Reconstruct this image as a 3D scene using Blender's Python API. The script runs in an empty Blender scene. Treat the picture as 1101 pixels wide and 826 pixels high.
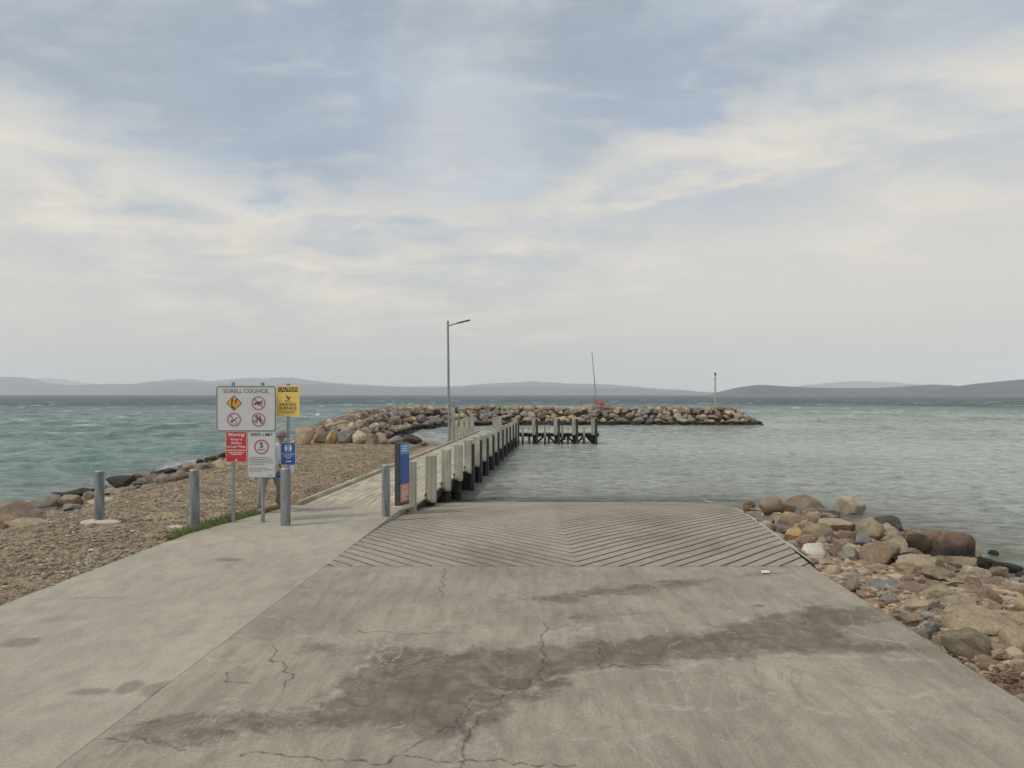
import bpy, bmesh, math, random
import numpy as np
from mathutils import Vector, Matrix, noise as mnoise
random.seed(7); rng = np.random.default_rng(7)
S = bpy.context.scene; C = S.collection
R = math.radians
F = 717.0; CX = 550.5; HY = 424.0; CZ = 2.5; ZW = -0.75

# ------------------------------------------------------------------ helpers
def hexc(r, g, b):   # sRGB 0-255 -> linear
    f = lambda c: (c/255/12.92) if c/255 <= .04045 else ((c/255+.055)/1.055)**2.4
    return (f(r), f(g), f(b), 1)

def ss(a, b, x):
    t = np.clip((x-a)/(b-a), 0, 1); return t*t*(3-2*t)

class NT:
    def __init__(s, name):
        s.m = bpy.data.materials.new(name); s.m.use_nodes = True
        s.t = s.m.node_tree; s.t.nodes.clear()
        s.out = s.n('ShaderNodeOutputMaterial')
        s.b = s.n('ShaderNodeBsdfPrincipled'); s.l(s.b, 0, s.out, 'Surface')
    def n(s, typ, **kw):
        nd = s.t.nodes.new(typ)
        for k, v in kw.items():
            if k.startswith('i_'):
                nd.inputs[k[2:]].default_value = v
            else: setattr(nd, k, v)
        return nd
    def l(s, a, ao, b, bi): s.t.links.new(a.outputs[ao], b.inputs[bi])
    def coord(s, kind='Object'):
        if kind == 'World':
            g = s.n('ShaderNodeNewGeometry'); return g, 'Position'
        c = s.n('ShaderNodeTexCoord'); return c, kind
    def noise(s, scale, detail=4, rough=.55, co=None, dist=0, vscale=None):
        nd = s.n('ShaderNodeTexNoise'); nd.inputs['Scale'].default_value = scale
        nd.inputs['Detail'].default_value = detail; nd.inputs['Roughness'].default_value = rough
        nd.inputs['Distortion'].default_value = dist
        if co is None: co = s.coord()
        if vscale:
            mp = s.n('ShaderNodeMapping'); mp.inputs['Scale'].default_value = vscale
            s.l(co[0], co[1], mp, 'Vector'); co = (mp, 'Vector')
        s.l(co[0], co[1], nd, 'Vector'); return nd
    def ramp(s, src, so, pts):
        r = s.n('ShaderNodeValToRGB'); e = r.color_ramp.elements
        while len(e) < len(pts): e.new(.5)
        for i, (p, c) in enumerate(pts):
            e[i].position = p; e[i].color = c if len(c) == 4 else (*c, 1)
        s.l(src, so, r, 'Fac'); return r
    def mix(s, a, b, fac, mode='MIX'):
        m = s.n('ShaderNodeMix', data_type='RGBA', blend_type=mode)
        m.clamp_result = False
        for v, idx in ((fac, 0), (a, 6), (b, 7)):
            if isinstance(v, tuple) and hasattr(v[0], 'outputs'): s.t.links.new(v[0].outputs[v[1]], m.inputs[idx])
            else: m.inputs[idx].default_value = v
        return (m, 2)
    def math(s, op, a, b=None, c=None, clamp=False):
        m = s.n('ShaderNodeMath', operation=op); m.use_clamp = clamp
        for i, v in enumerate((a, b, c)):
            if v is None: continue
            if isinstance(v, tuple): s.t.links.new(v[0].outputs[v[1]], m.inputs[i])
            else: m.inputs[i].default_value = v
        return (m, 0)
    def bump(s, h, strength=.5, dist=.02, prev=None):
        b = s.n('ShaderNodeBump'); b.inputs['Strength'].default_value = strength; b.inputs['Distance'].default_value = dist
        s.t.links.new(h[0].outputs[h[1]], b.inputs['Height'])
        if prev: s.l(prev, 0, b, 'Normal')
        s.l(b, 0, s.b, 'Normal'); return b
    def base(s, x): s.t.links.new(x[0].outputs[x[1]], s.b.inputs['Base Color'])
    def attr(s, name): a = s.n('ShaderNodeAttribute'); a.attribute_name = name; return a

def grey(v): return (v, v, v, 1)

def simple(name, col, rough=.6, metal=0, var=.25, scale=12, bump=.15, bscale=60, bdist=.004):
    k = NT(name); k.b.inputs['Roughness'].default_value = rough; k.b.inputs['Metallic'].default_value = metal
    n1 = k.noise(scale, 5)
    r = k.ramp(n1, 'Fac', [(.3, grey(1-var)), (.7, grey(1+var*.5))])
    k.base(k.mix(col, (r, 0), 1.0, 'MULTIPLY'))
    if bump:
        n2 = k.noise(bscale, 3); k.bump((n2, 'Fac'), bump, bdist)
    return k.m

class MB:
    """collects shapes in WORLD coordinates; build() makes ONE mesh object"""
    def __init__(s): s.bm = bmesh.new()
    def _add(s, bm2, M=None):
        if M is not None: bmesh.ops.transform(bm2, matrix=M, verts=bm2.verts)
        me = bpy.data.meshes.new('t'); bm2.to_mesh(me); bm2.free(); s.bm.from_mesh(me); bpy.data.meshes.remove(me)
    def box(s, c, size, rz=0, bev=0, M=None):
        b = bmesh.new(); bmesh.ops.create_cube(b, size=1)
        bmesh.ops.scale(b, vec=size, verts=b.verts)
        if bev: bmesh.ops.bevel(b, geom=b.edges, offset=bev, segments=1, profile=.5, affect='EDGES')
        T = Matrix.Translation(c) @ Matrix.Rotation(rz, 4, 'Z')
        if M is not None: T = T @ M
        s._add(b, T); return s
    def tube(s, p0, p1, r0, r1=None, n=16, caps=True):
        p0 = Vector(p0); p1 = Vector(p1); r1 = r0 if r1 is None else r1; d = p1-p0
        b = bmesh.new(); bmesh.ops.create_cone(b, cap_ends=caps, segments=n, radius1=r0, radius2=r1, depth=d.length)
        s._add(b, Matrix.Translation((p0+p1)/2) @ d.to_track_quat('Z', 'Y').to_matrix().to_4x4()); return s
    def bar(s, p0, p1, w, t):
        p0 = Vector(p0); p1 = Vector(p1); d = p1-p0
        b = bmesh.new(); bmesh.ops.create_cube(b, size=1); bmesh.ops.scale(b, vec=(w, t, d.length), verts=b.verts)
        s._add(b, Matrix.Translation((p0+p1)/2) @ d.to_track_quat('Z', 'Y').to_matrix().to_4x4()); return s
    def ball(s, c, r, sc=(1, 1, 1), sub=3):
        b = bmesh.new(); bmesh.ops.create_icosphere(b, subdivisions=sub, radius=r)
        s._add(b, Matrix.Translation(c) @ Matrix.Diagonal((*sc, 1))); return s
    def poly(s, pts):
        vs = [s.bm.verts.new(p) for p in pts]; s.bm.faces.new(vs); return s
    def build(s, name, mat=None, parent=None, smooth=None):
        if parent is not None and parent.type == 'EMPTY':
            o_ = parent.location
            bmesh.ops.translate(s.bm, vec=-Vector(o_), verts=s.bm.verts)
        elif parent is not None:
            p = parent
            while p.parent: p = p.parent
            bmesh.ops.translate(s.bm, vec=-Vector(p.location), verts=s.bm.verts)
        me = bpy.data.meshes.new(name); s.bm.normal_update(); s.bm.to_mesh(me); s.bm.free()
        ob = bpy.data.objects.new(name, me); C.objects.link(ob)
        if mat: me.materials.append(mat)
        if parent is not None: ob.parent = parent
        if smooth is not None:
            me.polygons.foreach_set('use_smooth', [True]*len(me.polygons))
            if smooth < 180: me.set_sharp_from_angle(angle=R(smooth))
        return ob

def tag(o, label=None, cat=None, group=None, kind=None):
    for k, v in (('label', label), ('category', cat), ('group', group), ('kind', kind)):
        if v: o[k] = v
    return o
def empty(name, loc, label, cat, group=None):
    o = bpy.data.objects.new(name, None); C.objects.link(o); o.location = loc; o.empty_display_size = .2
    return tag(o, label, cat, group)

def np_mesh(name, V, Fc, mat=None, smooth=False):
    me = bpy.data.meshes.new(name); V = np.asarray(V, np.float32); Fc = np.asarray(Fc, np.int32)
    k = Fc.shape[1]
    me.vertices.add(len(V)); me.vertices.foreach_set('co', V.ravel())
    me.loops.add(Fc.size); me.loops.foreach_set('vertex_index', Fc.ravel())
    me.polygons.add(len(Fc)); me.polygons.foreach_set('loop_start', np.arange(0, Fc.size, k, dtype=np.int32))
    me.polygons.foreach_set('use_smooth', np.full(len(Fc), smooth))
    me.update(calc_edges=True)
    o = bpy.data.objects.new(name, me); C.objects.link(o)
    if mat: me.materials.append(mat)
    return o
def fattr(o, name, arr):
    a = o.data.attributes.new(name, 'FLOAT', 'POINT'); a.data.foreach_set('value', np.asarray(arr, np.float32).ravel())
def cattr(o, name, arr):
    a = o.data.attributes.new(name, 'FLOAT_COLOR', 'POINT')
    rgba = np.concatenate([arr, np.ones((len(arr), 1))], 1).astype(np.float32); a.data.foreach_set('color', rgba.ravel())
def grid_faces(nu, nv):
    i = np.arange((nu-1)*(nv-1)); r = i//(nv-1); c = i % (nv-1); a = r*nv+c
    return np.stack([a, a+nv, a+nv+1, a+1], 1)

def vnoise(X, Y, sc, seed=0, oct=4):
    """value noise, numpy"""
    out = np.zeros_like(X, dtype=float); amp = 1; tot = 0
    for o in range(oct):
        x = X*sc+seed*13.7+o*31.1; y = Y*sc+seed*7.3+o*17.9
        xi = np.floor(x).astype(np.int64); yi = np.floor(y).astype(np.int64); fx = x-xi; fy = y-yi
        fx = fx*fx*(3-2*fx); fy = fy*fy*(3-2*fy)
        def h(a, b):
            n = (a*374761393+b*668265263+seed*9973) & 0x7fffffff
            n = ((n ^ (n >> 13))*1274126177) & 0x7fffffff
            return ((n ^ (n >> 16)) & 0xffff)/65535.
        v = (h(xi, yi)*(1-fx)+h(xi+1, yi)*fx)*(1-fy)+(h(xi, yi+1)*(1-fx)+h(xi+1, yi+1)*fx)*fy
        out += amp*(v-.5)*2; tot += amp; amp *= .5; sc *= 2.03
    return out/tot

def seg_dist(X, Y, pts, closed=False):
    P = list(pts); n = len(P); d = np.full(X.shape, 1e9)
    for i in range(n if closed else n-1):
        ax, ay = P[i]; bx, by = P[(i+1) % n]; dx, dy = bx-ax, by-ay
        t = np.clip(((X-ax)*dx+(Y-ay)*dy)/max(dx*dx+dy*dy, 1e-9), 0, 1)
        d = np.minimum(d, np.hypot(X-ax-t*dx, Y-ay-t*dy))
    return d
def inside(X, Y, P):
    r = np.zeros(X.shape, bool); n = len(P)
    for i in range(n):
        ax, ay = P[i]; bx, by = P[(i+1) % n]
        if ay == by: continue
        c = ((ay > Y) != (by > Y)) & (X < (bx-ax)*(Y-ay)/(by-ay)+ax); r ^= c
    return r
def sdf(X, Y, P):   # positive inside
    d = seg_dist(X, Y, P, True); return np.where(inside(X, Y, P), d, -d)

# ------------------------------------------------------------------ ground shape
def ramp_z(Y):
    Y = np.asarray(Y, float); t = np.clip((Y-9.69)/10.4, 0, None)
    return np.where(t < 1, -.75*t**2.4, -.75-.173*(Y-20.09))
LAND = [(-12.2, -60), (-12.4, 0), (-13.1, 17), (-14.2, 24), (-15, 34), (-14.5, 41), (-12, 44), (-8.5, 44), (-4.6, 42), (-3.3, 38),
        (-2.6, 28), (-2.2, 21), (-1, 20.1), (5.5, 20.1), (7.5, 19.2), (9, 17), (9.5, 15.7), (9.6, 12.2), (10.5, 5), (12, -60)]
def terrain(X, Y):
    X = np.asarray(X, float); Y = np.asarray(Y, float)
    d = sdf(X, Y, LAND)
    h = np.where(d > 0, -.75+.71*ss(-.6, 4.6, d)/(1)-.71*ss(-.6, 4.6, np.zeros(1))[0], -.75-.13*np.abs(d))
    h = np.maximum(h, -3.2)
    h = h+.05*vnoise(X, Y, .7, 3, 4)*np.clip(d*1.2+.6, 0, 1)*ss(0, .8, seg_dist(X, Y, [(-6, -20), (-6.02, 8), (-5.8, 12), (-5.2, 14), (-4.9, 16)]))
    # keep it under slab, apron and ramp
    u = ss(0, .25, X+5.95)*(1-ss(4.3, 4.6, X-.03*np.clip(Y, 0, 12)))*(1-ss(14.9, 15.2, Y))
    h = h*(1-u)+np.minimum(h, -.22)*u
    w = (X > -3.4) & (X < 6.0) & (Y > 9) & (Y < 27)
    h = np.where(w, np.minimum(h, ramp_z(Y)-.2), h)
    w = (X > -5.4) & (X < -1.0) & (Y > 14.7) & (Y < 40)
    h = np.where(w, np.minimum(h, -.12-.02*(Y-15)), h)
    pz = (X > 5.1) & (X < 9.6) & (Y > 10.5) & (Y < 20)
    h = np.where(pz, h-.10*np.clip((Y-10.5)/1.5, 0, 1)*np.clip((X-5.1)/.5, 0, 1)*np.clip((9.6-X)/1.0, 0, 1), h)
    return h
def unproj(x, y, zf=None, z=0.):
    if y <= HY+.5: return None
    if zf is None: Yd = (CZ-z)*F/(y-HY); return ((x-CX)/F*Yd, Yd, z)
    k = (y-HY)/F; a = (x-CX)/F
    Ys = np.concatenate([np.arange(3, 40, .02), np.arange(40, 120, .1)])
    zz = zf(a*Ys, Ys); f = CZ-k*Ys-zz; i = int(np.argmax(f <= 0))
    return (float(a*Ys[i]), float(Ys[i]), float(zz[i]))
G0 = lambda x, y: unproj(x, y)[:2]
RP = lambda x, y: unproj(x, y, lambda X, Y: ramp_z(Y))

# ------------------------------------------------------------------ camera, world, sun
cam = bpy.data.cameras.new('camera'); co = bpy.data.objects.new('camera', cam); C.objects.link(co); S.camera = co
co.location = (0, 0, CZ); co.rotation_euler = (R(90), 0, 0)
cam.sensor_width = 36; cam.lens = F/1101*36; cam.shift_y = (HY-413)/1101; cam.shift_x = 0
cam.clip_start = .05; cam.clip_end = 60000
S.view_settings.view_transform = 'Standard'; S.view_settings.look = 'None'; S.view_settings.exposure = .27; S.view_settings.gamma = 1
S.render.engine = 'CYCLES'; S.cycles.use_denoising = True; S.cycles.max_bounces = 8; S.cycles.transparent_max_bounces = 12
S.cycles.volume_bounces = 3

SUN_AZ = -115; SUN_EL = 50     # clockwise from +Y, degrees
sd = bpy.data.lights.new('sun', 'SUN'); so = bpy.data.objects.new('sun', sd); C.objects.link(so)
sd.energy = 1.5; sd.angle = R(10); sd.color = (1, .95, .87)
dv = Vector((math.sin(R(SUN_AZ))*math.cos(R(SUN_EL)), math.cos(R(SUN_AZ))*math.cos(R(SUN_EL)), math.sin(R(SUN_EL))))
so.rotation_euler = dv.to_track_quat('Z', 'Y').to_euler(); so.location = dv*50

W = bpy.data.worlds.new('World'); S.world = W; W.use_nodes = True
class WN(NT):
    def __init__(s): s.t = W.node_tree; s.t.nodes.clear()
w = WN()
wo = w.n('ShaderNodeOutputWorld'); bg = w.n('ShaderNodeBackground'); bg.inputs['Strength'].default_value = .1
w.l(bg, 0, wo, 'Surface')
sky = w.n('ShaderNodeTexSky', sky_type='NISHITA'); sky.sun_disc = False
sky.sun_elevation = R(SUN_EL); sky.sun_rotation = R(SUN_AZ); sky.air_density = 1.2; sky.dust_density = 3
tc = w.n('ShaderNodeTexCoord'); sx = w.n('ShaderNodeSeparateXYZ'); w.l(tc, 'Generated', sx, 0)
X_, Y_, Z_ = (sx, 0), (sx, 1), (sx, 2)
hor = w.math('SQRT', w.math('ADD', w.math('MULTIPLY', X_, X_), w.math('MULTIPLY', Y_, Y_)))
el = w.math('DIVIDE', Z_, w.math('MAXIMUM', hor, .02))            # tan(elevation)
az = w.math('ARCTAN2', X_, Y_)                                    # 0 = straight out to sea
# cloud-deck coordinates: direction projected on a flat layer overhead
den = w.math('ADD', w.math('MAXIMUM', Z_, 0.0), .17)
cv = w.n('ShaderNodeCombineXYZ')
w.t.links.new(w.math('DIVIDE', X_, den)[0].outputs[0], cv.inputs[0]); w.t.links.new(w.math('DIVIDE', Y_, den)[0].outputs[0], cv.inputs[1])
def wnoise(scale, detail, rough, vs=(1, 1, 1), loc=(0, 0, 0), dist=0.):
    mp = w.n('ShaderNodeMapping'); mp.inputs['Scale'].default_value = vs; mp.inputs['Location'].default_value = loc
    w.l(cv, 0, mp, 'Vector'); return (w.noise(scale, detail, rough, co=(mp, 'Vector'), dist=dist), 'Fac')
nA = wnoise(1.25, 6, .55, (1, 1, 1), (3.1, 1.7, 0), .3)      # big masses
nB = wnoise(2.1, 9, .64, (1, 1.3, 1), (7.7, 5.2, 0), .3)  # mottled texture
nC = wnoise(7.0, 6, .6, (.6, 1.3, 1), (1.2, 9.2, 0), .4)
azd = w.math('ADD', az, w.math('MULTIPLY', w.math('SUBTRACT', nA, .5), .16))
eld = w.math('ADD', el, w.math('MULTIPLY', w.math('SUBTRACT', nB, .5), .27))
# lower edge of the blue-grey cloud deck, as tan(elevation) over azimuth
fc = w.n('ShaderNodeFloatCurve')
mr = w.math('MULTIPLY_ADD', azd, 1/ (2*1.0), .5)
w.t.links.new(mr[0].outputs[0], fc.inputs['Value'])
def azpx(px): return math.atan((px-CX)/F)
def elpx(px, py): return (HY-py)/F*math.cos(azpx(px))
edge = [(-300, 60), (0, 118), (110, 165), (220, 200), (330, 216), (440, 224), (580, 214), (640, 185), (700, 150), (800, 130), (860, 112), (960, 85), (1101, 55), (1400, 20)]
cu = fc.mapping.curves[0]
pts = [(azpx(a)/2+.5, elpx(a, b)) for a, b in edge]
cu.points[0].location = (0, pts[0][1]); cu.points[1].location = (1, pts[-1][1])
for p in pts: cu.points.new(*p)
fc.mapping.update()
over = w.math('SUBTRACT', eld, (fc, 0))        # >0 inside deck
deck = w.n('ShaderNodeMapRange'); deck.interpolation_type = 'SMOOTHSTEP'
deck.inputs['From Min'].default_value = -.012; deck.inputs['From Max'].default_value = .055
w.t.links.new(over[0].outputs[0], deck.inputs['Value'])
rim = w.n('ShaderNodeMapRange'); rim.interpolation_type = 'SMOOTHSTEP'     # pale rim just below the edge
rim.inputs['From Min'].default_value = -.34; rim.inputs['From Max'].default_value = -.04
w.t.links.new(over[0].outputs[0], rim.inputs['Value'])
K = lambda c: tuple(x*10 for x in c[:3])+(1,)
low = w.ramp(el[0], 0, [(0, hexc(206, 211, 211)), (.05, hexc(206, 207, 203)), (.11, hexc(216, 209, 200)), (.26, hexc(212, 205, 196)), (.5, hexc(194, 194, 193))])
cream = hexc(214, 209, 200)
deckc = w.ramp(nA[0], nA[1], [(.36, hexc(154, 165, 179)), (.5, hexc(170, 178, 187)), (.62, hexc(192, 195, 198))])
band = w.ramp(nB[0], nB[1], [(.36, hexc(170, 179, 188)), (.46, hexc(192, 194, 194)), (.55, hexc(210, 205, 195)), (.66, hexc(226, 219, 206))])
midm = w.math('MULTIPLY', (rim, 0), .95)
c1 = w.mix((low, 0), (band, 0), midm)
def blob(px, py, rx, ry):      # a denser or thinner patch of the cloud deck, by direction
    a0, e0 = azpx(px), elpx(px, py); sa, se = rx/F, ry/F
    u = w.math('DIVIDE', w.math('SUBTRACT', azd, a0), sa); v = w.math('DIVIDE', w.math('SUBTRACT', eld, e0), se)
    s = w.math('ADD', w.math('MULTIPLY', u, u), w.math('MULTIPLY', v, v))
    return w.math('DIVIDE', 1.0, w.math('ADD', w.math('MULTIPLY', s, s), 1.0))
dk1 = w.math('MULTIPLY', blob(345, 105, 110, 115), .9); dk2 = w.math('MULTIPLY', blob(720, 90, 230, 62), .8); dk3 = w.math('MULTIPLY', blob(90, 90, 150, 45), .3); dk4 = w.math('MULTIPLY', blob(760, 225, 110, 20), .55)
lt1 = w.math('MULTIPLY', blob(510, 140, 60, 60), .6)
tx = w.ramp(nB[0], nB[1], [(.36, grey(.88)), (.5, grey(1)), (.64, grey(1.12))])
deckc = w.mix((deckc, 0), (tx, 0), 1, 'MULTIPLY')[0]; deckc_o = 2
dc = w.mix((deckc, 2), hexc(144, 159, 178), w.math('MINIMUM', w.math('ADD', w.math('ADD', dk1, dk2), dk3), .95))
dc = w.mix(dc, hexc(190, 194, 199), lt1); dc = w.mix(dc, (tx, 0), .5, 'MULTIPLY')
c2 = w.mix(c1, dc, (deck, 0)); c2 = w.mix(c2, hexc(170, 180, 191), dk4)
# thin bright wisps in deck
wis = w.ramp(nC[0], nC[1], [(.5, grey(0)), (.75, grey(1))])
wm = w.math('MULTIPLY', (wis, 0), w.math('MULTIPLY', (rim, 0), .4))
c3 = w.mix(c2, cream, wm)
c4 = w.mix(c3, (10, 10, 10, 1), 1.0, 'MULTIPLY')
ms = w.mix(c4, (sky, 0), .06)
w.t.links.new(ms[0].outputs[ms[1]], bg.inputs['Color'])

# ------------------------------------------------------------------ materials
def gravel_mat():
    k = NT('shingle'); wc = k.coord('World')
    v = k.n('ShaderNodeTexVoronoi'); v.inputs['Scale'].default_value = 22; k.l(wc[0], wc[1], v, 'Vector')
    col = k.ramp(v, 'Color', [(.1, hexc(134, 114, 87)), (.35, hexc(168, 145, 112)), (.6, hexc(148, 129, 101)), (.8, hexc(182, 160, 128)), (.95, hexc(134, 126, 112))])
    n = k.noise(.9, 6, .6, wc); m1 = k.ramp(n, 'Fac', [(.35, grey(.72)), (.65, grey(1.12))])
    c = k.mix((col, 0), (m1, 0), 1, 'MULTIPLY')
    n3 = k.noise(3.5, 5, .65, wc); wr = k.ramp(n3, 'Fac', [(.56, grey(0)), (.66, grey(1))])     # patches of weed wrack and grey stone
    c = k.mix(c, hexc(98, 84, 70), k.math('MULTIPLY', (wr, 0), .45))
    sa = k.attr('sand'); c = k.mix(c, hexc(176, 166, 148), (sa, 'Fac'))
    ub = k.attr('under'); c = k.mix(c, hexc(132, 130, 104), (ub, 'Fac'))
    k.base(c); k.b.inputs['Roughness'].default_value = .9
    b = k.n('ShaderNodeBump'); b.invert = True; b.inputs['Strength'].default_value = .9; b.inputs['Distance'].default_value = .025
    k.l(v, 'Distance', b, 'Height'); k.l(b, 0, k.b, 'Normal')
    return k.m
def concrete_mat(name, base, dark, streak=(1, 1, 1)):
    k = NT(name); wc = k.coord('World')
    n1 = k.noise(.55, 7, .62, wc, .4); n2 = k.noise(5, 6, .65, wc, .3, streak); n3 = k.noise(46, 6, .75, wc)
    c = k.ramp(n1, 'Fac', [(.3, dark), (.55, base), (.75, tuple(x*1.12 for x in base[:3])+(1,))])
    r2 = k.ramp(n2, 'Fac', [(.28, grey(.80)), (.5, grey(1)), (.72, grey(1.12))]); r3 = k.ramp(n3, 'Fac', [(.3, grey(.70)), (.5, grey(1)), (.7, grey(1.2))])
    c = k.mix((c, 0), (r2, 0), 1, 'MULTIPLY'); c = k.mix(c, (r3, 0), 1, 'MULTIPLY')
    k.b.inputs['Roughness'].default_value = .88
    k.bump((n3, 'Fac'), .35, .006)
    return k, c, wc, (n1, n2, n3)

def wood_mat(name, c1, c2, green=None, vs=(14, 14, .6), wet=False):
    k = NT(name); wc = k.coord('World')
    n = k.noise(1, 6, .6, wc, .2, vs); r = k.ramp(n, 'Fac', [(.3, c1), (.68, c2)])
    n2 = k.noise(1.2, 5, .6, wc); r2 = k.ramp(n2, 'Fac', [(.35, grey(.78)), (.65, grey(1.15))])
    c = k.mix((r, 0), (r2, 0), 1, 'MULTIPLY')
    if green:
        n4 = k.noise(2.6, 4, .6, wc); g = k.ramp(n4, 'Fac', [(.42, grey(0)), (.65, grey(.6))]); c = k.mix(c, green, (g, 0))
    if wet:
        sp = k.n('ShaderNodeSeparateXYZ'); k.l(wc[0], wc[1], sp, 0)
        mr = k.n('ShaderNodeMapRange'); mr.inputs['From Min'].default_value = -.05; mr.inputs['From Max'].default_value = -.4
        k.l(sp, 2, mr, 'Value'); c = k.mix(c, (.012, .014, .011, 1), (mr, 0))
    k.base(c); k.b.inputs['Roughness'].default_value = .85; k.bump((n, 'Fac'), .5, .006); return k.m

def rock_mat():
    k = NT('rock'); oc = k.coord('Object'); wc = k.coord('World')
    oi = k.n('ShaderNodeObjectInfo')
    # offset texture per object
    ad = k.n('ShaderNodeVectorMath', operation='ADD'); k.l(wc[0], wc[1], ad, 0)
    ml = k.math('MULTIPLY', (oi, 'Random'), 40.); k.t.links.new(ml[0].outputs[0], ad.inputs[1])
    co_ = (ad, 0)
    n1 = k.noise(3.2, 9, .7, co_, .4); n2 = k.noise(38, 8, .8, co_); n3 = k.noise(9, 8, .72, co_, 1.0)
    r1 = k.ramp(n1, 'Fac', [(.3, grey(.58)), (.5, grey(.98)), (.7, grey(1.36))])
    r2 = k.ramp(n2, 'Fac', [(.32, grey(.55)), (.5, grey(1)), (.68, grey(1.35))])
    c = k.mix((oi, 'Color'), (r1, 0), 1, 'MULTIPLY'); c = k.mix(c, (r2, 0), 1, 'MULTIPLY')
    r3 = k.ramp(n3, 'Fac', [(.56, grey(0)), (.68, grey(1))])
    c = k.mix(c, hexc(176, 162, 138), k.math('MULTIPLY', (r3, 0), .28))     # lichen and mineral bloom
    n5 = k.noise(1.7, 6, .7, co_, .8); r5 = k.ramp(n5, 'Fac', [(.55, grey(0)), (.7, grey(1))])
    c = k.mix(c, hexc(86, 74, 62), k.math('MULTIPLY', (r5, 0), .4))
    sp = k.n('ShaderNodeSeparateXYZ'); k.l(wc[0], wc[1], sp, 0)
    zz = k.math('ADD', (sp, 2), k.math('MULTIPLY', k.math('SUBTRACT', (n1, 'Fac'), .5), .5))
    mr = k.n('ShaderNodeMapRange'); mr.inputs['From Min'].default_value = -.12; mr.inputs['From Max'].default_value = -.45
    k.t.links.new(zz[0].outputs[0], mr.inputs['Value'])
    tide = k.attr('tide'); tide.attribute_type = 'OBJECT'
    c = k.mix(c, (.02, .02, .016, 1), k.math('MULTIPLY', (mr, 0), (tide, 'Fac')))
    k.base(c); k.b.inputs['Roughness'].default_value = .85
    b = k.bump((n1, 'Fac'), .8, .09); k.bump((n2, 'Fac'), .8, .02, b)
    return k.m
M_ROCK = rock_mat()
M_GRAVEL = gravel_mat()
M_GALV = simple('galvanised_steel', hexc(150, 155, 158), .5, .35, .2, 20, .1)
M_GALVD = simple('weathered_galvanised_steel', hexc(140, 145, 148), .6, .2, .3, 9, .2, 40)
M_DARKM = simple('dark_grey_metal', hexc(66, 70, 74), .5, .2, .15, 12, .08)
M_DECK = wood_mat('deck_timber', hexc(150, 140, 120), hexc(196, 186, 162), None, (9, .7, 9))
M_POST = wood_mat('post_timber', hexc(132, 130, 118), hexc(188, 185, 172), hexc(136, 140, 118), (14, 14, .5), True)
M_PILE = wood_mat('tarred_pile', hexc(36, 36, 32), hexc(62, 60, 54), hexc(40, 48, 34), (14, 14, .6), True)
M_DSIDE = simple('post_dark_side', hexc(52, 56, 54), .7, 0, .3, 8, .2)  # even dark tone for the strips that darken the posts' right sides
M_CEM = simple('pale_concrete', hexc(190, 182, 166), .9, 0, .2, 8, .4, 30, .01)

# ------------------------------------------------------------------ terrain
xs = np.concatenate([np.linspace(-60, -18, 40), np.linspace(-17.9, 12, 430), np.linspace(12.2, 60, 50)])
ys = np.concatenate([np.linspace(-60, -4, 20), np.linspace(-3.7, 30, 430), np.linspace(30.2, 110, 200)])
XX, YY = np.meshgrid(xs, ys, indexing='ij')
ZZ = terrain(XX, YY)
fine = vnoise(XX, YY, 5, 9, 3)*.018+vnoise(XX, YY, 1.6, 5, 3)*.03
D_ = sdf(XX, YY, LAND)
ZZ = ZZ+np.where((XX < -6.2) & (D_ > -2), fine, 0)+np.where((XX > 5) & (D_ > -2), fine*1.2, 0)
ter = np_mesh('ground', np.stack([XX, YY, ZZ], -1).reshape(-1, 3), grid_faces(len(xs), len(ys))[:, ::-1], M_GRAVEL, True)
sand = ss(8.2, 9.3, XX)*(1-ss(13.5, 15.5, YY))*(1-ss(11.5, 13, XX))*ss(-.3, .3, vnoise(XX, YY, 1.2, 4, 3)+.5)
fattr(ter, 'sand', sand); fattr(ter, 'under', ss(-.70, -.86, ZZ))
tag(ter, kind='structure')

# ------------------------------------------------------------------ concrete path (left slab)
J1 = G0(60, 826); J2 = G0(425, 552)
jx = lambda Y: J1[0]+(J2[0]-J1[0])*(Y-J1[1])/(J2[1]-J1[1])
def slab(name, poly, mat, thick=.16, step=.03, ztop=0.):
    pass
def grid_slab(name, xl, xr, y0, y1, ny, nx, zf, mat, thick=.18):
    Y = np.linspace(y0, y1, ny) if np.isscalar(ny) else ny
    U = np.linspace(0, 1, nx); YY2 = np.repeat(Y[:, None], nx, 1); xl_ = xl(Y)[:, None]; xr_ = xr(Y)[:, None]
    XX2 = xl_+(xr_-xl_)*U[None]; ZZ2 = zf(XX2, YY2); n = len(Y)
    top = np.stack([XX2, YY2, ZZ2], -1).reshape(-1, 3); f = grid_faces(n, nx)[:, ::-1]
    f = f[:, ::-1]
    # skirt
    idx = np.arange(n*nx).reshape(n, nx)
    ring = np.concatenate([idx[0, :], idx[1:, -1], idx[-1, -2::-1], idx[-2:0:-1, 0]])
    low_ = top[ring].copy(); low_[:, 2] -= thick
    a = ring; b = np.roll(ring, -1); la = len(top)+np.arange(len(ring)); lb = np.roll(la, -1)
    sk = np.stack([a, la, lb, b], 1)
    o = np_mesh(name, np.concatenate([top, low_]), np.concatenate([f[:, ::-1], sk]), mat)
    return o, XX2, YY2, len(low_)
k, c, wc, ns = concrete_mat('path_concrete', hexc(169, 160, 143), hexc(150, 142, 127), (1, .5, 1))
at = k.attr('stain'); n9 = k.noise(9, 5, .6, wc)
e = k.math('ADD', (at, 'Fac'), k.math('MULTIPLY', k.math('SUBTRACT', (n9, 'Fac'), .5), .10))
sr = k.ramp(e[0], 0, [(0, grey(.62)), (.03, grey(.78)), (.06, grey(1))])
k.base(k.mix(c, (sr, 0), 1, 'MULTIPLY')); M_PATH = k.m
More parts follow.
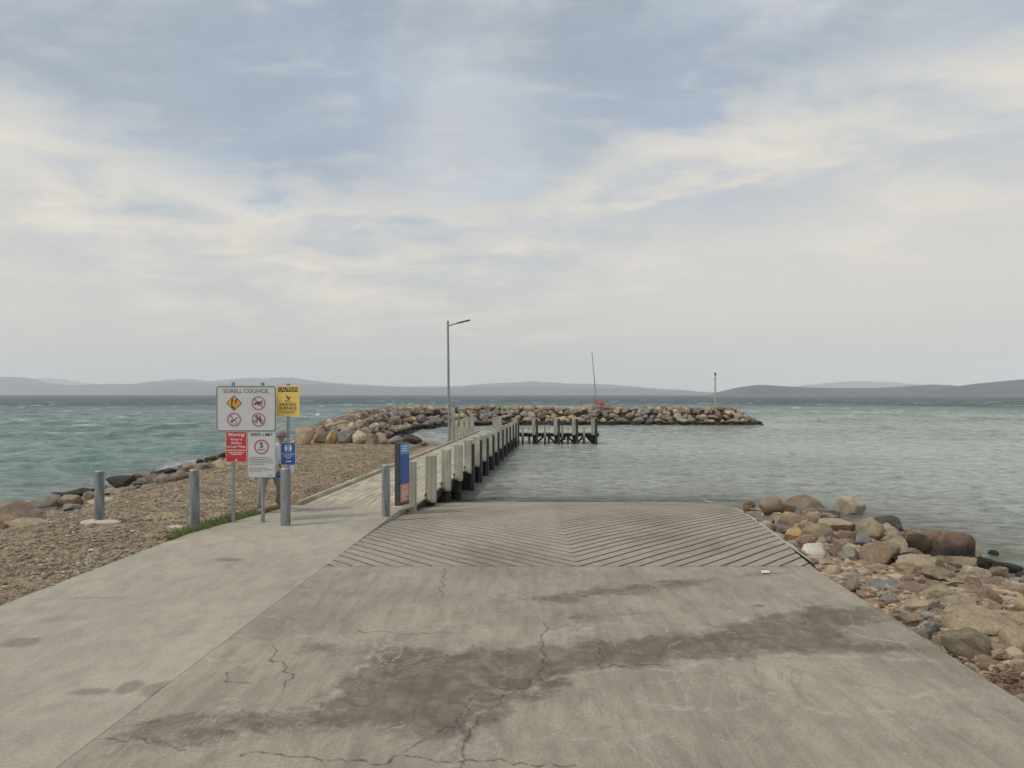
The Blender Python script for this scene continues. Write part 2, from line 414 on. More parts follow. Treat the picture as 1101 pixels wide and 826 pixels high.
def pathleft(Y): return np.interp(Y, [-8, 0, 8, 11.9, 13.6, 14.4, 15.02], [-6.0, -6.02, -6.05, -5.82, -5.35, -5.1, -5.0])
Yp = np.concatenate([np.linspace(-8, 3.8, 20), np.linspace(3.9, 15.02, 420)])
pth, PX, PY, nl = grid_slab('concrete_path', pathleft, lambda Y: jx(Y)-.003, 0, 0, Yp, 150, lambda X, Y: .012*vnoise(X, Y, .3, 8, 2)*0, M_PATH)
tag(pth, kind='structure')
st = np.full(PX.shape, 9.)
for (cx, cy, w_, h_) in ((22, 691, 30, 8), (180, 741, 46, 13), (139, 739, 17, 10), (97, 744, 20, 4), (245, 602, 22, 2.5)):
    gx, gy = G0(cx, cy); rx = w_/2*gy/F; ry = .5*abs(G0(cx, cy-h_/2)[1]-G0(cx, cy+h_/2)[1])
    q = (np.hypot((PX-gx)/rx, (PY-gy)/ry)-1)*min(rx, ry); st = np.minimum(st, q)
for pl in ([(35, 645), (80, 643), (133, 643)], [(340, 559.5), (408, 559.5)]):
    st = np.minimum(st, seg_dist(PX, PY, [G0(*p) for p in pl])-.004+.03)
st = np.clip(st, 0, 1); fattr(pth, 'stain', np.concatenate([st.ravel(), np.ones(nl)]))

# ------------------------------------------------------------------ apron (upper slab)
k, c, wc, ns = concrete_mat('apron_concrete', hexc(158, 147, 130), hexc(134, 125, 110), (1, .35, 1))
aS, aC, aP, aT = k.attr('stain'), k.attr('crack'), k.attr('pale'), k.attr('thin')
nw = k.noise(1.6, 6, .65, wc, .6); nw2 = k.noise(14, 5, .65, wc)
# dark grime: distance field wobbled by noise
e = k.math('ADD', (aS, 'Fac'), k.math('MULTIPLY', k.math('SUBTRACT', (nw, 'Fac'), .5), .8))
nw3 = k.noise(4.5, 7, .7, wc, .5); e = k.math('ADD', e, k.math('MULTIPLY', k.math('SUBTRACT', (nw2, 'Fac'), .5), .25)); e = k.math('ADD', e, k.math('MULTIPLY', k.math('SUBTRACT', (nw3, 'Fac'), .5), .55))
sr = k.n('ShaderNodeMapRange'); sr.interpolation_type = 'SMOOTHSTEP'
for i_, v_ in (('From Min', .10), ('From Max', -.13), ('To Min', 0.), ('To Max', .88)): sr.inputs[i_].default_value = v_
k.t.links.new(e[0].outputs[0], sr.inputs['Value'])
nb_ = k.noise(2.7, 8, .75, wc, .8); rb_ = k.ramp(nb_, 'Fac', [(.36, grey(.35)), (.56, grey(1))])
srm = k.math('MULTIPLY', (sr, 0), (rb_, 0)); stc = k.mix(c, hexc(96, 87, 76), srm)
ng_ = k.noise(.9, 8, .72, wc, 1.0); gg = k.ramp(ng_, 'Fac', [(.52, grey(0)), (.68, grey(.42))]); stc = k.mix(stc, hexc(112, 103, 90), (gg, 0))
tsn = k.noise(1, 6, .7, wc, .2, (9, .9, 1)); ts = k.ramp(tsn, 'Fac', [(.32, grey(.84)), (.5, grey(1)), (.68, grey(1.10))]); stc = k.mix(stc, (ts, 0), 1, 'MULTIPLY')
sp_ = k.ramp(k.noise(110, 2, .5, wc), 'Fac', [(.33, grey(.55)), (.42, grey(1))])
stc = k.mix(stc, k.mix(stc, (sp_, 0), 1, 'MULTIPLY'), (sr, 0))
e2 = k.math('ADD', (aP, 'Fac'), k.math('MULTIPLY', k.math('SUBTRACT', (nw2, 'Fac'), .5), .16))
pr = k.ramp(e2[0], 0, [(0, grey(.5)), (.016, grey(.3)), (.045, grey(0))])
brk = k.ramp(nw3, 'Fac', [(.42, grey(.1)), (.58, grey(1))]); prm = k.math('MULTIPLY', (pr, 0), (brk, 0)); stc = k.mix(stc, hexc(186, 178, 162), prm)
e3 = k.math('ADD', (aC, 'Fac'), k.math('MULTIPLY', k.math('SUBTRACT', (nw2, 'Fac'), .5), .05))
cr = k.ramp(e3[0], 0, [(0, grey(.85)), (.006, grey(.5)), (.015, grey(0))])
brk2 = k.ramp(nw3, 'Fac', [(.36, grey(.35)), (.5, grey(1))]); crm = k.math('MULTIPLY', (cr, 0), (brk2, 0)); stc = k.mix(stc, hexc(66, 59, 51), crm)
# old trowel contours and flaking outlines
nk = k.noise(.8, 7, .6, wc, 1.6)
ct = k.math('ABSOLUTE', k.math('SUBTRACT', (nk, 'Fac'), .56)); ctr = k.ramp(ct[0], 0, [(0, grey(.6)), (.005, grey(0))])
stc = k.mix(stc, hexc(108, 100, 90), (ctr, 0))
nk2 = k.noise(1.1, 6, .6, wc, 1.2); ct = k.math('ABSOLUTE', k.math('SUBTRACT', (nk2, 'Fac'), .44)); ctr = k.ramp(ct[0], 0, [(0, grey(.55)), (.007, grey(0))])
stc = k.mix(stc, hexc(182, 174, 160), (ctr, 0))
pk = k.ramp(k.noise(34, 2, .5, wc), 'Fac', [(.72, grey(0)), (.76, grey(.7))]); stc = k.mix(stc, hexc(196, 190, 178), (pk, 0))
k.base(stc); M_APRON = k.m
RX = [(0, 3.75), (5.38, 4.14), (9.69, 4.36)]
apr, AX, AY, nl = grid_slab('concrete_apron', lambda Y: jx(Y)+.003, lambda Y: np.interp(Y, [-8, 0, 5.38, 9.69], [3.4, 3.75, 4.14, 4.36])+.03*vnoise(Y, Y*0, 1.3, 2, 3),
     0, 0, np.concatenate([np.linspace(-8, 3.6, 20), np.linspace(3.65, 9.68, 460)]), 460, lambda X, Y: 0*X, M_APRON)
tag(apr, kind='structure')
def gp(L): return [G0(*p) for p in L]
pA = gp([(150, 765), (250, 766), (330, 760), (400, 748), (430, 718), (500, 697), (600, 694), (700, 686), (760, 680), (820, 662), (880, 650), (950, 652), (955, 666), (900, 676), (910, 688), (985, 699), (870, 703), (780, 706), (700, 713), (640, 718), (590, 742), (555, 762), (520, 778), (450, 776), (380, 787), (280, 788), (200, 796), (120, 800)])
pB = gp([(540, 645), (650, 628), (720, 622), (850, 611), (868, 616), (760, 630), (680, 640), (600, 652)])
pC = gp([(580, 664), (700, 654), (880, 646), (800, 657), (700, 664), (600, 670)])
s1 = -sdf(AX, AY, pA); s2 = np.minimum(-sdf(AX, AY, pB), -sdf(AX, AY, pC))+.12
gx, gy = G0(342, 697); s3 = (np.hypot((AX-gx)/.3, (AY-gy)/.17)-1)*.2+.1
s4 = seg_dist(AX, AY, gp([(345, 625), (300, 665), (230, 720), (150, 780)]))+.20
s5 = seg_dist(AX, AY, gp([(390, 640), (470, 640), (560, 625)]))+.15
s6 = -sdf(AX, AY, gp([(400, 690), (545, 692), (575, 755), (520, 800), (380, 802), (290, 780)]))+.10; s7 = -sdf(AX, AY, gp([(600, 640), (860, 640), (990, 690), (900, 712), (640, 700)]))+.16
sA = np.minimum(np.minimum(np.minimum(s1, s2), s3), np.minimum(np.minimum(s4, s5), s6+.06)); fattr(apr, 'stain', np.concatenate([sA.ravel(), np.ones(nl)]))
def wob(L, a=.045):
    out = []; 
    for (p, q) in zip(L[:-1], L[1:]):
        n = max(2, int(math.dist(p, q)/.07))
        for i in range(n): t = i/n; out.append((p[0]+(q[0]-p[0])*t+random.uniform(-a, a), p[1]+(q[1]-p[1])*t+random.uniform(-a, a)))
    return out+[L[-1]]
cracks = [[(90, 792), (165, 797), (200, 806)], [(255, 810), (310, 810), (350, 817), (400, 821), (435, 812), (475, 820), (525, 820), (620, 823)], [(435, 812), (462, 793), (490, 780), (503, 762), (510, 745)],
          [(585, 670), (587, 705), (580, 730), (552, 745)], [(645, 690), (646, 718)], [(298, 690), (290, 705), (304, 716), (312, 730), (304, 742)], [(240, 722), (250, 735), (270, 735)], [(380, 678), (440, 682), (500, 680)],
          [(552, 745), (520, 770), (500, 790), (495, 826)], [(650, 716), (720, 716)], [(480, 610), (474, 640)]]
cd = np.full(AX.shape, 9.)
for L in cracks: cd = np.minimum(cd, seg_dist(AX, AY, wob(gp(L))))
fattr(apr, 'crack', np.concatenate([cd.ravel(), np.ones(nl)]))
pales = [[(552, 746), (600, 730), (650, 719), (735, 720), (770, 709), (830, 707), (920, 705), (1010, 712)], [(560, 696), (620, 670), (700, 672), (760, 675), (830, 660), (880, 650)], [(330, 770), (400, 705), (425, 682)], [(235, 763), (300, 764), (370, 764)],
         [(600, 690), (640, 672)], [(700, 760), (760, 762), (800, 758), (830, 745)], [(860, 760), (900, 768), (960, 762), (1010, 765)], [(945, 735), (985, 748), (1040, 742)], [(920, 682), (975, 692)], [(300, 690), (340, 682), (365, 690)], [(610, 790), (660, 800), (720, 785)], [(470, 815), (510, 770), (540, 765)]]
pd = np.full(AX.shape, 9.)
for L in pales: pd = np.minimum(pd, seg_dist(AX, AY, wob(gp(L), .05)))
fattr(apr, 'pale', np.concatenate([pd.ravel(), np.ones(nl)]))

# ------------------------------------------------------------------ grooved boat ramp (chevron of cast grooves)
pts = [RP(349, 609.3), RP(425, 552), RP(437, 543)]
Lx1 = pts[0][0]+.012; L2 = pts[2]
rr = [RP(868, 605.5), RP(845, 585), RP(820, 566), RP(802, 553), RP(786, 545)]
poly = [(jx(9.70)+.003, 9.70), (4.36, 9.70)]+[(p[0], p[1]) for p in rr[1:]]
poly += [(poly[-1][0]-.1, poly[-1][1]+1.5), (poly[-1][0]-1.2, poly[-1][1]+3.2), (3.2, 24.5), (-2.6, 24.5), (L2[0]-.05, 22), (L2[0], L2[1]), (pts[1][0], pts[1][1])]
# convex hull order check
def hull(P):
    P = sorted(set(P)); 
    def half(P):
        h = []
        for p in P:
            while len(h) > 1 and (h[-1][0]-h[-2][0])*(p[1]-h[-2][1])-(h[-1][1]-h[-2][1])*(p[0]-h[-2][0]) <= 0: h.pop()
            h.append(p)
        return h
    a = half(P); b = half(P[::-1]); return a[:-1]+b[:-1]
poly = hull([tuple(map(float, p)) for p in poly])
AP = .95; pitch = .285; gw = .062
bm = bmesh.new()
vv = []; kk = 0
for i in range(-60, 110):
    y = 9.7+i*pitch*1.0
    for off, dz in ((0, 0), (pitch-gw, 0), (pitch-gw+.003, -.005), (pitch-gw+.012, -.02), (pitch-.012, -.02), (pitch-.003, -.005)): vv.append((y+off, dz))
us = np.arange(0, 9.01, .35)
for sgn in (-1, 1):
    grid = []
    for (v0, dz) in vv:
        wob_ = .012*math.sin(v0*13.1)+.01*math.sin(v0*5.7)
        row = []
        for u in us:
            row.append(bm.verts.new((AP+sgn*u, v0+u*.97+wob_+.012*math.sin(u*4+v0), dz)))
        grid.append(row)
    for a, b in zip(grid[:-1], grid[1:]):
        if a[0].co.y > 26 or b[-1].co.y < 9: continue
        for j in range(len(us)-1):
            q = [a[j], a[j+1], b[j+1], b[j]]
            if sgn < 0: q = q[::-1]
            bm.faces.new(q)
for p, q in zip(poly, poly[1:]+poly[:1]):
    dx, dy = q[0]-p[0], q[1]-p[1]
    g = bm.verts[:]+bm.edges[:]+bm.faces[:]
    bmesh.ops.bisect_plane(bm, geom=g, plane_co=(p[0], p[1], 0), plane_no=(dy, -dx, 0), clear_outer=True)
bmesh.ops.delete(bm, geom=[v for v in bm.verts if not v.link_faces], context='VERTS')
bmesh.ops.remove_doubles(bm, verts=bm.verts, dist=.0004)
be = [e for e in bm.edges if len(e.link_faces) == 1 and not all(abs(v.co.x-AP) < .01 for v in e.verts)]
ex = bmesh.ops.extrude_edge_only(bm, edges=be)
ev = set(g for g in ex['geom'] if isinstance(g, bmesh.types.BMVert))
for v in bm.verts: v.co.z += float(ramp_z(v.co.y))+.014*mnoise.noise((v.co.x*1.1, v.co.y*1.1, 5.))*min(1, max(0, (v.co.y-9.9)/2))
for v in ev: v.co.z -= .3
bmesh.ops.recalc_face_normals(bm, faces=bm.faces)
k, c, wc, ns = concrete_mat('ramp_concrete', hexc(158, 148, 132), hexc(134, 125, 111), (1, 1, 1))
sp = k.n('ShaderNodeSeparateXYZ'); k.l(wc[0], wc[1], sp, 0)
ag = k.attr('groove'); c = k.mix(c, hexc(50, 45, 39), k.math('MULTIPLY', (ag, 'Fac'), (k.ramp(ns[1], 'Fac', [(.35, grey(.28)), (.6, grey(.74))]), 0)))
mr_ = k.n('ShaderNodeMapRange'); mr_.inputs['From Min'].default_value = -.67; mr_.inputs['From Max'].default_value = -.78
zz = k.math('ADD', (sp, 2), k.math('MULTIPLY', k.math('SUBTRACT', (ns[0], 'Fac'), .5), .15)); k.t.links.new(zz[0].outputs[0], mr_.inputs['Value'])
c = k.mix(c, hexc(112, 106, 84), (mr_, 0)); k.base(c)
MB_ = MB(); MB_.bm.free(); MB_.bm = bm
rmp = MB_.build('boat_ramp', k.m); tag(rmp, kind='structure')
gv = np.zeros(len(rmp.data.vertices)); cov = np.zeros(len(rmp.data.vertices)*3); rmp.data.vertices.foreach_get('co', cov); cov = cov.reshape(-1, 3)
gv = np.clip((ramp_z(cov[:, 1])+np.array([.014*mnoise.noise((x*1.1, y*1.1, 5.))*min(1, max(0, (y-9.9)/2)) for x, y in cov[:, :2]])-cov[:, 2])/.005, 0, 1); fattr(rmp, 'groove', gv)

# rough cast lip along the ramp's right edge
lip = MB()
rl = [(p[0], p[1]) for p in [(4.37, 9.0)]+rr[1:]]+[(rr[-1][0]-.1, rr[-1][1]+1.3)]
NLv = []
for (p, q) in zip(rl[:-1], rl[1:]):
    for t in np.linspace(0, 1, 8, endpoint=False): NLv.append((p[0]+(q[0]-p[0])*t, p[1]+(q[1]-p[1])*t))
prev = None
for i, (x, y) in enumerate(NLv):
    if y < 9.7: continue
    wd = .16+.10*mnoise.noise((x*2, y*2, 0)); z = float(ramp_z(y))
    cur = [lip.bm.verts.new(c_) for c_ in ((x+.004, y, z-.004), (x+wd*.7*min(1, (y-9.6)/1.2), y, z-.03), (x+wd*min(1, (y-9.6)/1.2), y, z-.35))]
    if prev:
        for j in range(2): lip.bm.faces.new((prev[j], prev[j+1], cur[j+1], cur[j]))
    prev = cur
tag(lip.build('ramp_kerb', M_CEM, smooth=180), kind='structure')

# ------------------------------------------------------------------ sea
def sea():
    k = NT('sea_water')
    col = k.attr('wcol'); fo = k.attr('foam'); al = k.attr('clear')
    wc = k.coord('World')
    nn = k.noise(9, 5, .6, wc, 0, (1, 1.7, 1)); nm = k.noise(2.2, 5, .6, wc, 0, (1, 1.6, 1))
    nf = k.noise(5, 5, .7, wc)
    rr_ = k.ramp(nm, 'Fac', [(.32, grey(.62)), (.68, grey(1.25))])
    cc = k.mix((col, 'Color'), (rr_, 0), 1, 'MULTIPLY')
    fm = k.math('MULTIPLY', (fo, 'Fac'), (k.ramp(nf, 'Fac', [(.35, grey(.2)), (.55, grey(1))]), 0))
    cc = k.mix(cc, hexc(232, 234, 232), fm); k.base(cc)
    k.b.inputs['Roughness'].default_value = .12; k.b.inputs['IOR'].default_value = 1.333
    k.b.inputs['Specular IOR Level'].default_value = .5
    fa = k.attr('far'); ra = k.math('MAXIMUM', k.math('MULTIPLY', fm, .8), k.math('MULTIPLY_ADD', (fa, 'Fac'), .38, .08))
    si = k.math('MULTIPLY_ADD', (fa, 'Fac'), -.30, .5); k.t.links.new(si[0].outputs[0], k.b.inputs['Specular IOR Level']); k.t.links.new(ra[0].outputs[0], k.b.inputs['Roughness'])
    nl_ = k.noise(.55, 5, .6, wc, .3, (1, 2.2, 1)); b0 = k.bump((nl_, 'Fac'), .6, .5); b1 = k.bump((nn, 'Fac'), .8, .07, b0); k.bump((nm, 'Fac'), .8, .25, b1)
    tr = k.n('ShaderNodeBsdfTransparent'); tr.inputs['Color'].default_value = (.80, .88, .80, 1); mx = k.n('ShaderNodeMixShader')
    k.l(al, 'Fac', mx, 0); k.l(k.b, 0, mx, 1); k.l(tr, 0, mx, 2); k.l(mx, 0, k.out, 'Surface'); return k.m
th = np.radians(np.concatenate([np.arange(-66, -46, .3), np.arange(-46, 46, .105), np.arange(46, 66.2, .3)])); rs = 9*np.exp(np.arange(0, 5.1, .0036)); rs = rs[rs < 1300]
TH, RR = np.meshgrid(th, rs, indexing='ij'); WX = RR*np.sin(TH); WY = RR*np.cos(TH)
DL = sdf(WX, WY, LAND)
expo = np.maximum(1-ss(-19, -13, WX+.25*np.clip(WY-20, 0, 60)*0), ss(70, 80, WY))     # exposed sea
expo = np.maximum(expo, .55*ss(12, 45, WX)+.0*WY); expo = np.clip(expo, .10, 1)
hz = np.zeros_like(WX); dxh = np.zeros_like(WX); dyh = np.zeros_like(WX)
grp = .75+.5*vnoise(WX, WY, .05, 11, 3)+.35*vnoise(WX, WY, .2, 12, 3)
for i in range(84):
    lam = .30*(9.5/.30)**(i/83); ang = R(255+random.gauss(0, 24)); kx, ky = math.cos(ang)*2*math.pi/lam, math.sin(ang)*2*math.pi/lam
    a = .0068*lam*random.uniform(.6, 1.3)*(1.3 if 1.5 < lam < 6 else .9)
    fade = 1-ss(.22, .45, .0038*RR*1.0/lam)
    big = ss(1., 3.0, lam*np.ones(1))[0]; amp = a*fade*((1-big)*(.95+.15*expo)+big*expo**1.1)*grp
    ph = kx*WX+ky*WY+random.uniform(0, 6.28)+.9*vnoise(WX, WY, .12, i, 2)
    s_, c_ = np.sin(ph), np.cos(ph); hz += amp*s_; dxh += amp*c_*math.cos(ang)*.8; dyh += amp*c_*math.sin(ang)*.8
shore = ss(.0, 3.5, -DL); damp = .25+.75*shore
hz *= damp; dxh *= damp; dyh *= damp
# colour by depth and exposure
far = ss(50, 260, RR)
teal = np.array([.125, .225, .185]); deep = np.array([.085, .125, .128]); harb = np.array([.34, .375, .33]); shal = np.array([.36, .37, .30]); murk = np.array([.36, .39, .325])
left = 1-ss(-14, -8, WX); lefts = left*(1-ss(40, 120, WY))
rgt = ss(4, 18, WX)*(1-ss(55, 110, WY))
colr = harb+np.zeros(WX.shape+(3,))
def bl(c, t, m): return c*(1-m[..., None])+t*m[..., None]
colr = bl(colr, teal, left*(1-far)); colr = bl(colr, murk, rgt*.55)
colr = bl(colr, deep, np.clip(far+.0, 0, 1))
nearr = (1-ss(0, 9, -DL))*(WX > -3); colr = bl(colr, shal, nearr*.75)
nearl = (1-ss(0, 5, -DL))*(WX < -8); colr = bl(colr, np.array([.20, .215, .20]), nearl*.55)
patch = vnoise(WX, WY, .045, 21, 4); colr = colr*(1+.42*patch[..., None]); 
ruf = vnoise(WX*.35, WY, .10, 22, 4); colr = colr*(1+.18*ruf[..., None])
sig = hz/(.0001+.065*np.clip(expo, .2, 1)); pf = vnoise(WX*.5, WY, .06, 23, 3)
foam = ss(4.6, 4.9, sig+1.0*pf)*(expo > .8)*(RR > 40)*.5
def spot(px, py, wpx, thick=.35, st=1.):
    global foam
    X0, Y0, _ = unproj(px, py, None, ZW); hw = wpx/2*Y0/F
    g = np.exp(-((WX-X0)/hw)**4-((WY-Y0-.25*np.sin((WX-X0)*1.7))/thick)**2)
    foam = np.maximum(foam, st*g)
for a_ in ((62, 465.4, 17, .7), (80, 465, 16, .6), (130, 462.3, 22, .5, .5), (53, 426.5, 4, 6), (218, 436.5, 8, 1.5), (174, 505, 9, .3), (190, 503, 12, .3), (205, 496, 8, .3, .8), (345, 437, 5, 2), (489, 431.5, 9, 3), (596, 429.5, 6, 4), (480, 435, 4, 2), (940, 437, 6, 1.5, .7), (700, 434, 5, 2, .7),
           (840, 433, 8, 2, .5), (1010, 440, 8, 1, .5), (290, 451, 8, 1, .6), (100, 440, 9, 1.5, .6), (150, 445, 7, 1.2, .6), (20, 452, 9, 1, .6), (560, 433, 6, 2, .6), (420, 430, 8, 3, .6)): spot(*a_)
edgef = np.exp(-((DL+.2+.2*vnoise(WX, WY, 1.1, 31, 3))/.13)**2)*ss(.0, .5, vnoise(WX, WY, .9, 32, 3))
edgel = np.exp(-((DL+.7+.5*vnoise(WX, WY, .5, 33, 3))/.35)**2)*ss(-.1, .4, vnoise(WX, WY, .7, 34, 3))
foam = np.maximum(foam, .75*edgef*(WX > -2)); foam = np.maximum(foam, .55*edgel*(WX < -8)*(WY < 50))
T_ = np.minimum(terrain(WX, WY), 99.); 
inr = (WX > -3.1) & (WX < 5.9) & (WY < 24); T_ = np.where(inr, np.maximum(T_, ramp_z(WY)), T_)
dep = np.clip(ZW-T_, 0, 9); clear = .6*np.exp(-dep/.22)*(1-.75*lefts)
Vw = np.stack([WX+dxh, WY+dyh, ZW+hz], -1).reshape(-1, 3)
fc_ = grid_faces(*WX.shape)
# outer rings out to the horizon
M_SEA = sea()
sea_o = np_mesh('sea_water', Vw, fc_, M_SEA, True)
cattr(sea_o, 'wcol', np.clip(colr.reshape(-1, 3), 0, 1)); fattr(sea_o, 'foam', np.clip(foam, 0, 1)); fattr(sea_o, 'clear', clear); fattr(sea_o, 'far', np.clip(ss(25, 260, RR)*np.clip(expo*1.1-.05, 0, 1), 0, 1))
tag(sea_o, kind='structure')
# distant sea: starts where the near sheet ends, choppy rows of low swell too small to resolve
th2 = np.radians(np.arange(-66, 66.3, .5)); r2 = np.concatenate([[rs[-1]-2], np.linspace(rs[-1]+20, 4600, 60)])
T2, R2 = np.meshgrid(th2, r2, indexing='ij')
o2 = np_mesh('far_sea_water', np.stack([R2*np.sin(T2), R2*np.cos(T2), np.full(R2.shape, ZW-.02)], -1).reshape(-1, 3), grid_faces(*R2.shape), M_SEA, True)
n2 = R2.size; cattr(o2, 'wcol', np.tile(deep, (n2, 1))); fattr(o2, 'foam', np.zeros(n2)); fattr(o2, 'clear', np.zeros(n2)); fattr(o2, 'far', np.ones(n2)); tag(o2, kind='structure')
# the sea beside and behind the land
bk = MB(); bk.poly([(-4000, -800, ZW-.05), (-8.0, -800, ZW-.05), (-7.5, 2, ZW-.05), (-1.0, 9.03*.5, ZW-.05), (-8.08, 3.95, ZW-.05), (-4000, 1950, ZW-.05)]) if False else None

# ------------------------------------------------------------------ hills
def hill_mat(name, c1, c2):
    k = NT(name); wc = k.coord('World'); n = k.noise(.004, 8, .65, wc); r = k.ramp(n, 'Fac', [(.35, c1), (.65, c2)]); k.base((r, 0)); k.b.inputs['Roughness'].default_value = 1; return k.m
MH = hill_mat('forested_hill', hexc(22, 36, 58), hexc(54, 64, 80))
def hill(name, prof, dist, depth, seed, label=None):
    nx = 260; ny = 22
    px = np.linspace(prof[0][0], prof[-1][0], nx); py = np.interp(px, [p[0] for p in prof], [p[1] for p in prof])
    # smooth profile
    ker = np.hanning(9); ker /= ker.sum(); pp = np.convolve(np.pad(py, 4, 'edge'), ker, 'valid')
    t = np.linspace(0, 1, ny)
    PXX, TT = np.meshgrid(px, t, indexing='ij'); Hm = ((HY-pp)/F*(dist+depth*.5))[:, None]
    YYh = dist+depth*TT; XXh = (PXX-CX)/F*(dist+depth*.5)
    prof_v = np.sin(np.pi*TT)**.8
    Zh = Hm*prof_v*(1+.10*vnoise(XXh, YYh, .004, seed, 4)*(TT != .5))+Hm*.03*vnoise(XXh, YYh, .012, seed+1, 3)*prof_v-6*(1-prof_v)+ZW
    o = np_mesh(name, np.stack([XXh, YYh, Zh], -1).reshape(-1, 3), grid_faces(nx, ny), MH, True); tag(o, kind='structure'); return o
hill('hills', [(-420, 400), (-300, 408), (-160, 402), (-60, 409), (0, 404.5), (12, 403), (28, 406), (50, 412), (90, 413.5), (150, 412), (200, 410), (240, 413), (300, 413), (345, 412), (400, 415.5), (470, 417), (520, 416), (600, 416), (680, 417), (740, 420), (790, 423), (815, 424.5)], 5200, 900, 1)
hill('hills', [(120, 424.5), (160, 411), (200, 407), (225, 410), (262, 407), (300, 405), (330, 408), (370, 412), (430, 415), (490, 415), (520, 412), (560, 411), (575, 410), (620, 412), (660, 413), (700, 417), (735, 419), (775, 424.5)], 6600, 1000, 2)
hill('hills', [(-30, 424), (20, 409), (52, 406), (75, 409), (110, 414), (150, 424.5)], 8200, 900, 3)
hill('island_hill', [(768, 424.6), (775, 421), (800, 414.5), (818, 412.5), (835, 414), (870, 416), (905, 417), (940, 417), (970, 415.5), (1000, 413), (1015, 413.5), (1060, 415), (1100, 417), (1160, 424.6)], 2900, 500, 4)
hill('headland_hill', [(985, 424.6), (1000, 420), (1022, 416), (1060, 411), (1101, 407), (1150, 404), (1230, 402), (1330, 408), (1420, 414)], 2500, 400, 5)
hill('hills', [(830, 424.6), (862, 414), (890, 411), (925, 410), (960, 410.5), (985, 413), (1040, 424.6)], 6800, 700, 6)

# ------------------------------------------------------------------ air
hb = MB(); hb.box((0, 4300, 210), (16000, 10600, 448)); hz_o = hb.build('haze')
k = NT('haze_air'); k.t.nodes.remove(k.b); pv = k.n('ShaderNodeVolumePrincipled'); pv.inputs['Color'].default_value = (.985, .985, .99, 1)
pv.inputs['Density'].default_value = .00019; pv.inputs['Anisotropy'].default_value = 0.0; k.l(pv, 0, k.out, 'Volume'); hz_o.data.materials.append(k.m); tag(hz_o, kind='stuff')
# ------------------------------------------------------------------ rocks
_ico = {}
def ico(sub):
    if sub not in _ico:
        b = bmesh.new(); bmesh.ops.create_icosphere(b, subdivisions=sub, radius=1)
        _ico[sub] = (np.array([v.co[:] for v in b.verts]), np.array([[v.index for v in f.verts] for f in b.faces])); b.free()
    return _ico[sub]
def rock_shape(sub, seed, planes=11, sharp=14, rough=.05):
    V, Fc = ico(sub); r_ = np.random.default_rng(seed)
    n = r_.normal(size=(planes, 3)); n /= np.linalg.norm(n, axis=1)[:, None]
    bnd = np.array([[a, b, 0] for a in (1, -1) for b in (1.6, -1.6)]+[[0, a, b] for a in (1, -1) for b in (1.6, -1.6)]+[[b, 0, a] for a in (1, -1) for b in (1.6, -1.6)]); n = np.concatenate([n, bnd+r_.normal(size=(12, 3))*.25]); n /= np.linalg.norm(n, axis=1)[:, None]
    h = np.concatenate([r_.uniform(.56, .95, planes), r_.uniform(.90, 1.10, 12)])
    d = np.clip(V@n.T, 0, None)/h; rad = (d**sharp).sum(1)**(-1/sharp)
    off = r_.uniform(0, 50, 3)
    f = np.array([mnoise.noise(Vector(v*1.6+off))*.10+mnoise.noise(Vector(v*4.5+off))*rough+mnoise.noise(Vector(v*11+off))*rough*.35 for v in V])
    P = V*(rad*(1+f))[:, None]
    P -= (P.max(0)+P.min(0))/2; P /= (P.max(0)-P.min(0))/2
    return P, Fc
def rock_obj(name, P, Fc, col, tide=1., mesh=None):
    if mesh is None:
        o = np_mesh(name, P, Fc, M_ROCK, True); o.data.set_sharp_from_angle(angle=R(24))
    else: o = bpy.data.objects.new(name, mesh); C.objects.link(o)
    o.color = col; o['tide'] = float(tide); return o
COL = dict(p1=hexc(158, 144, 122), p2=hexc(136, 122, 101), p3=hexc(176, 164, 143), p4=hexc(122, 112, 97), p5=hexc(148, 127, 103), p6=hexc(138, 134, 126), brown=hexc(144, 125, 104), tan=hexc(168, 150, 124), pale=hexc(184, 170, 148), grey=hexc(140, 133, 121), orange=hexc(186, 152, 106),
           dark=hexc(70, 62, 56), purple=hexc(94, 80, 73), bluegrey=hexc(128, 125, 118), rust=hexc(132, 109, 90), olive=hexc(134, 124, 100), black=hexc(34, 38, 30), sandy=hexc(170, 152, 122), white=hexc(206, 198, 182))
def jit(c, a=.10):
    s = random.uniform(1-a, 1+a); return (min(1, c[0]*s*random.uniform(.97, 1.03)), min(1, c[1]*s), min(1, c[2]*s*random.uniform(.96, 1.04)), 1)
def place_rock(name, cx, cy, w_, h_, col, label, cat='rock', group=None, tilt=0, sub=4, round_=False, seed=None, depth=.85, tide=1.):
    seed = seed or int(cx*31+cy*7); X, Y, z = unproj(cx, min(cy+h_*.42, 990), terrain)
    Wd = w_*Y/F; D = Wd*depth; Yc = Y+D*.28
    sa = (cy-HY)/F; H = max(h_*Yc/F*1.05-.22*D*sa, .6*h_*Yc/F)
    P, Fc = rock_shape(sub, seed, 8 if round_ else 13, 12 if round_ else 60, .03 if round_ else .05)
    o = rock_obj(name, P*np.array([Wd/2*1.12, D/2*1.15, H/2*1.22]), Fc, jit(COL[col], .06), tide)
    o.rotation_euler = (random.uniform(-.1, .1), R(tilt), random.uniform(-.35, .35) if not tilt else 0)
    o.location = ((cx-CX)/F*Yc, Yc, CZ-(cy-HY)/F*Yc-.02*H)
    return tag(o, label, cat, group)
RG = 'rocks piled beside the boat ramp'
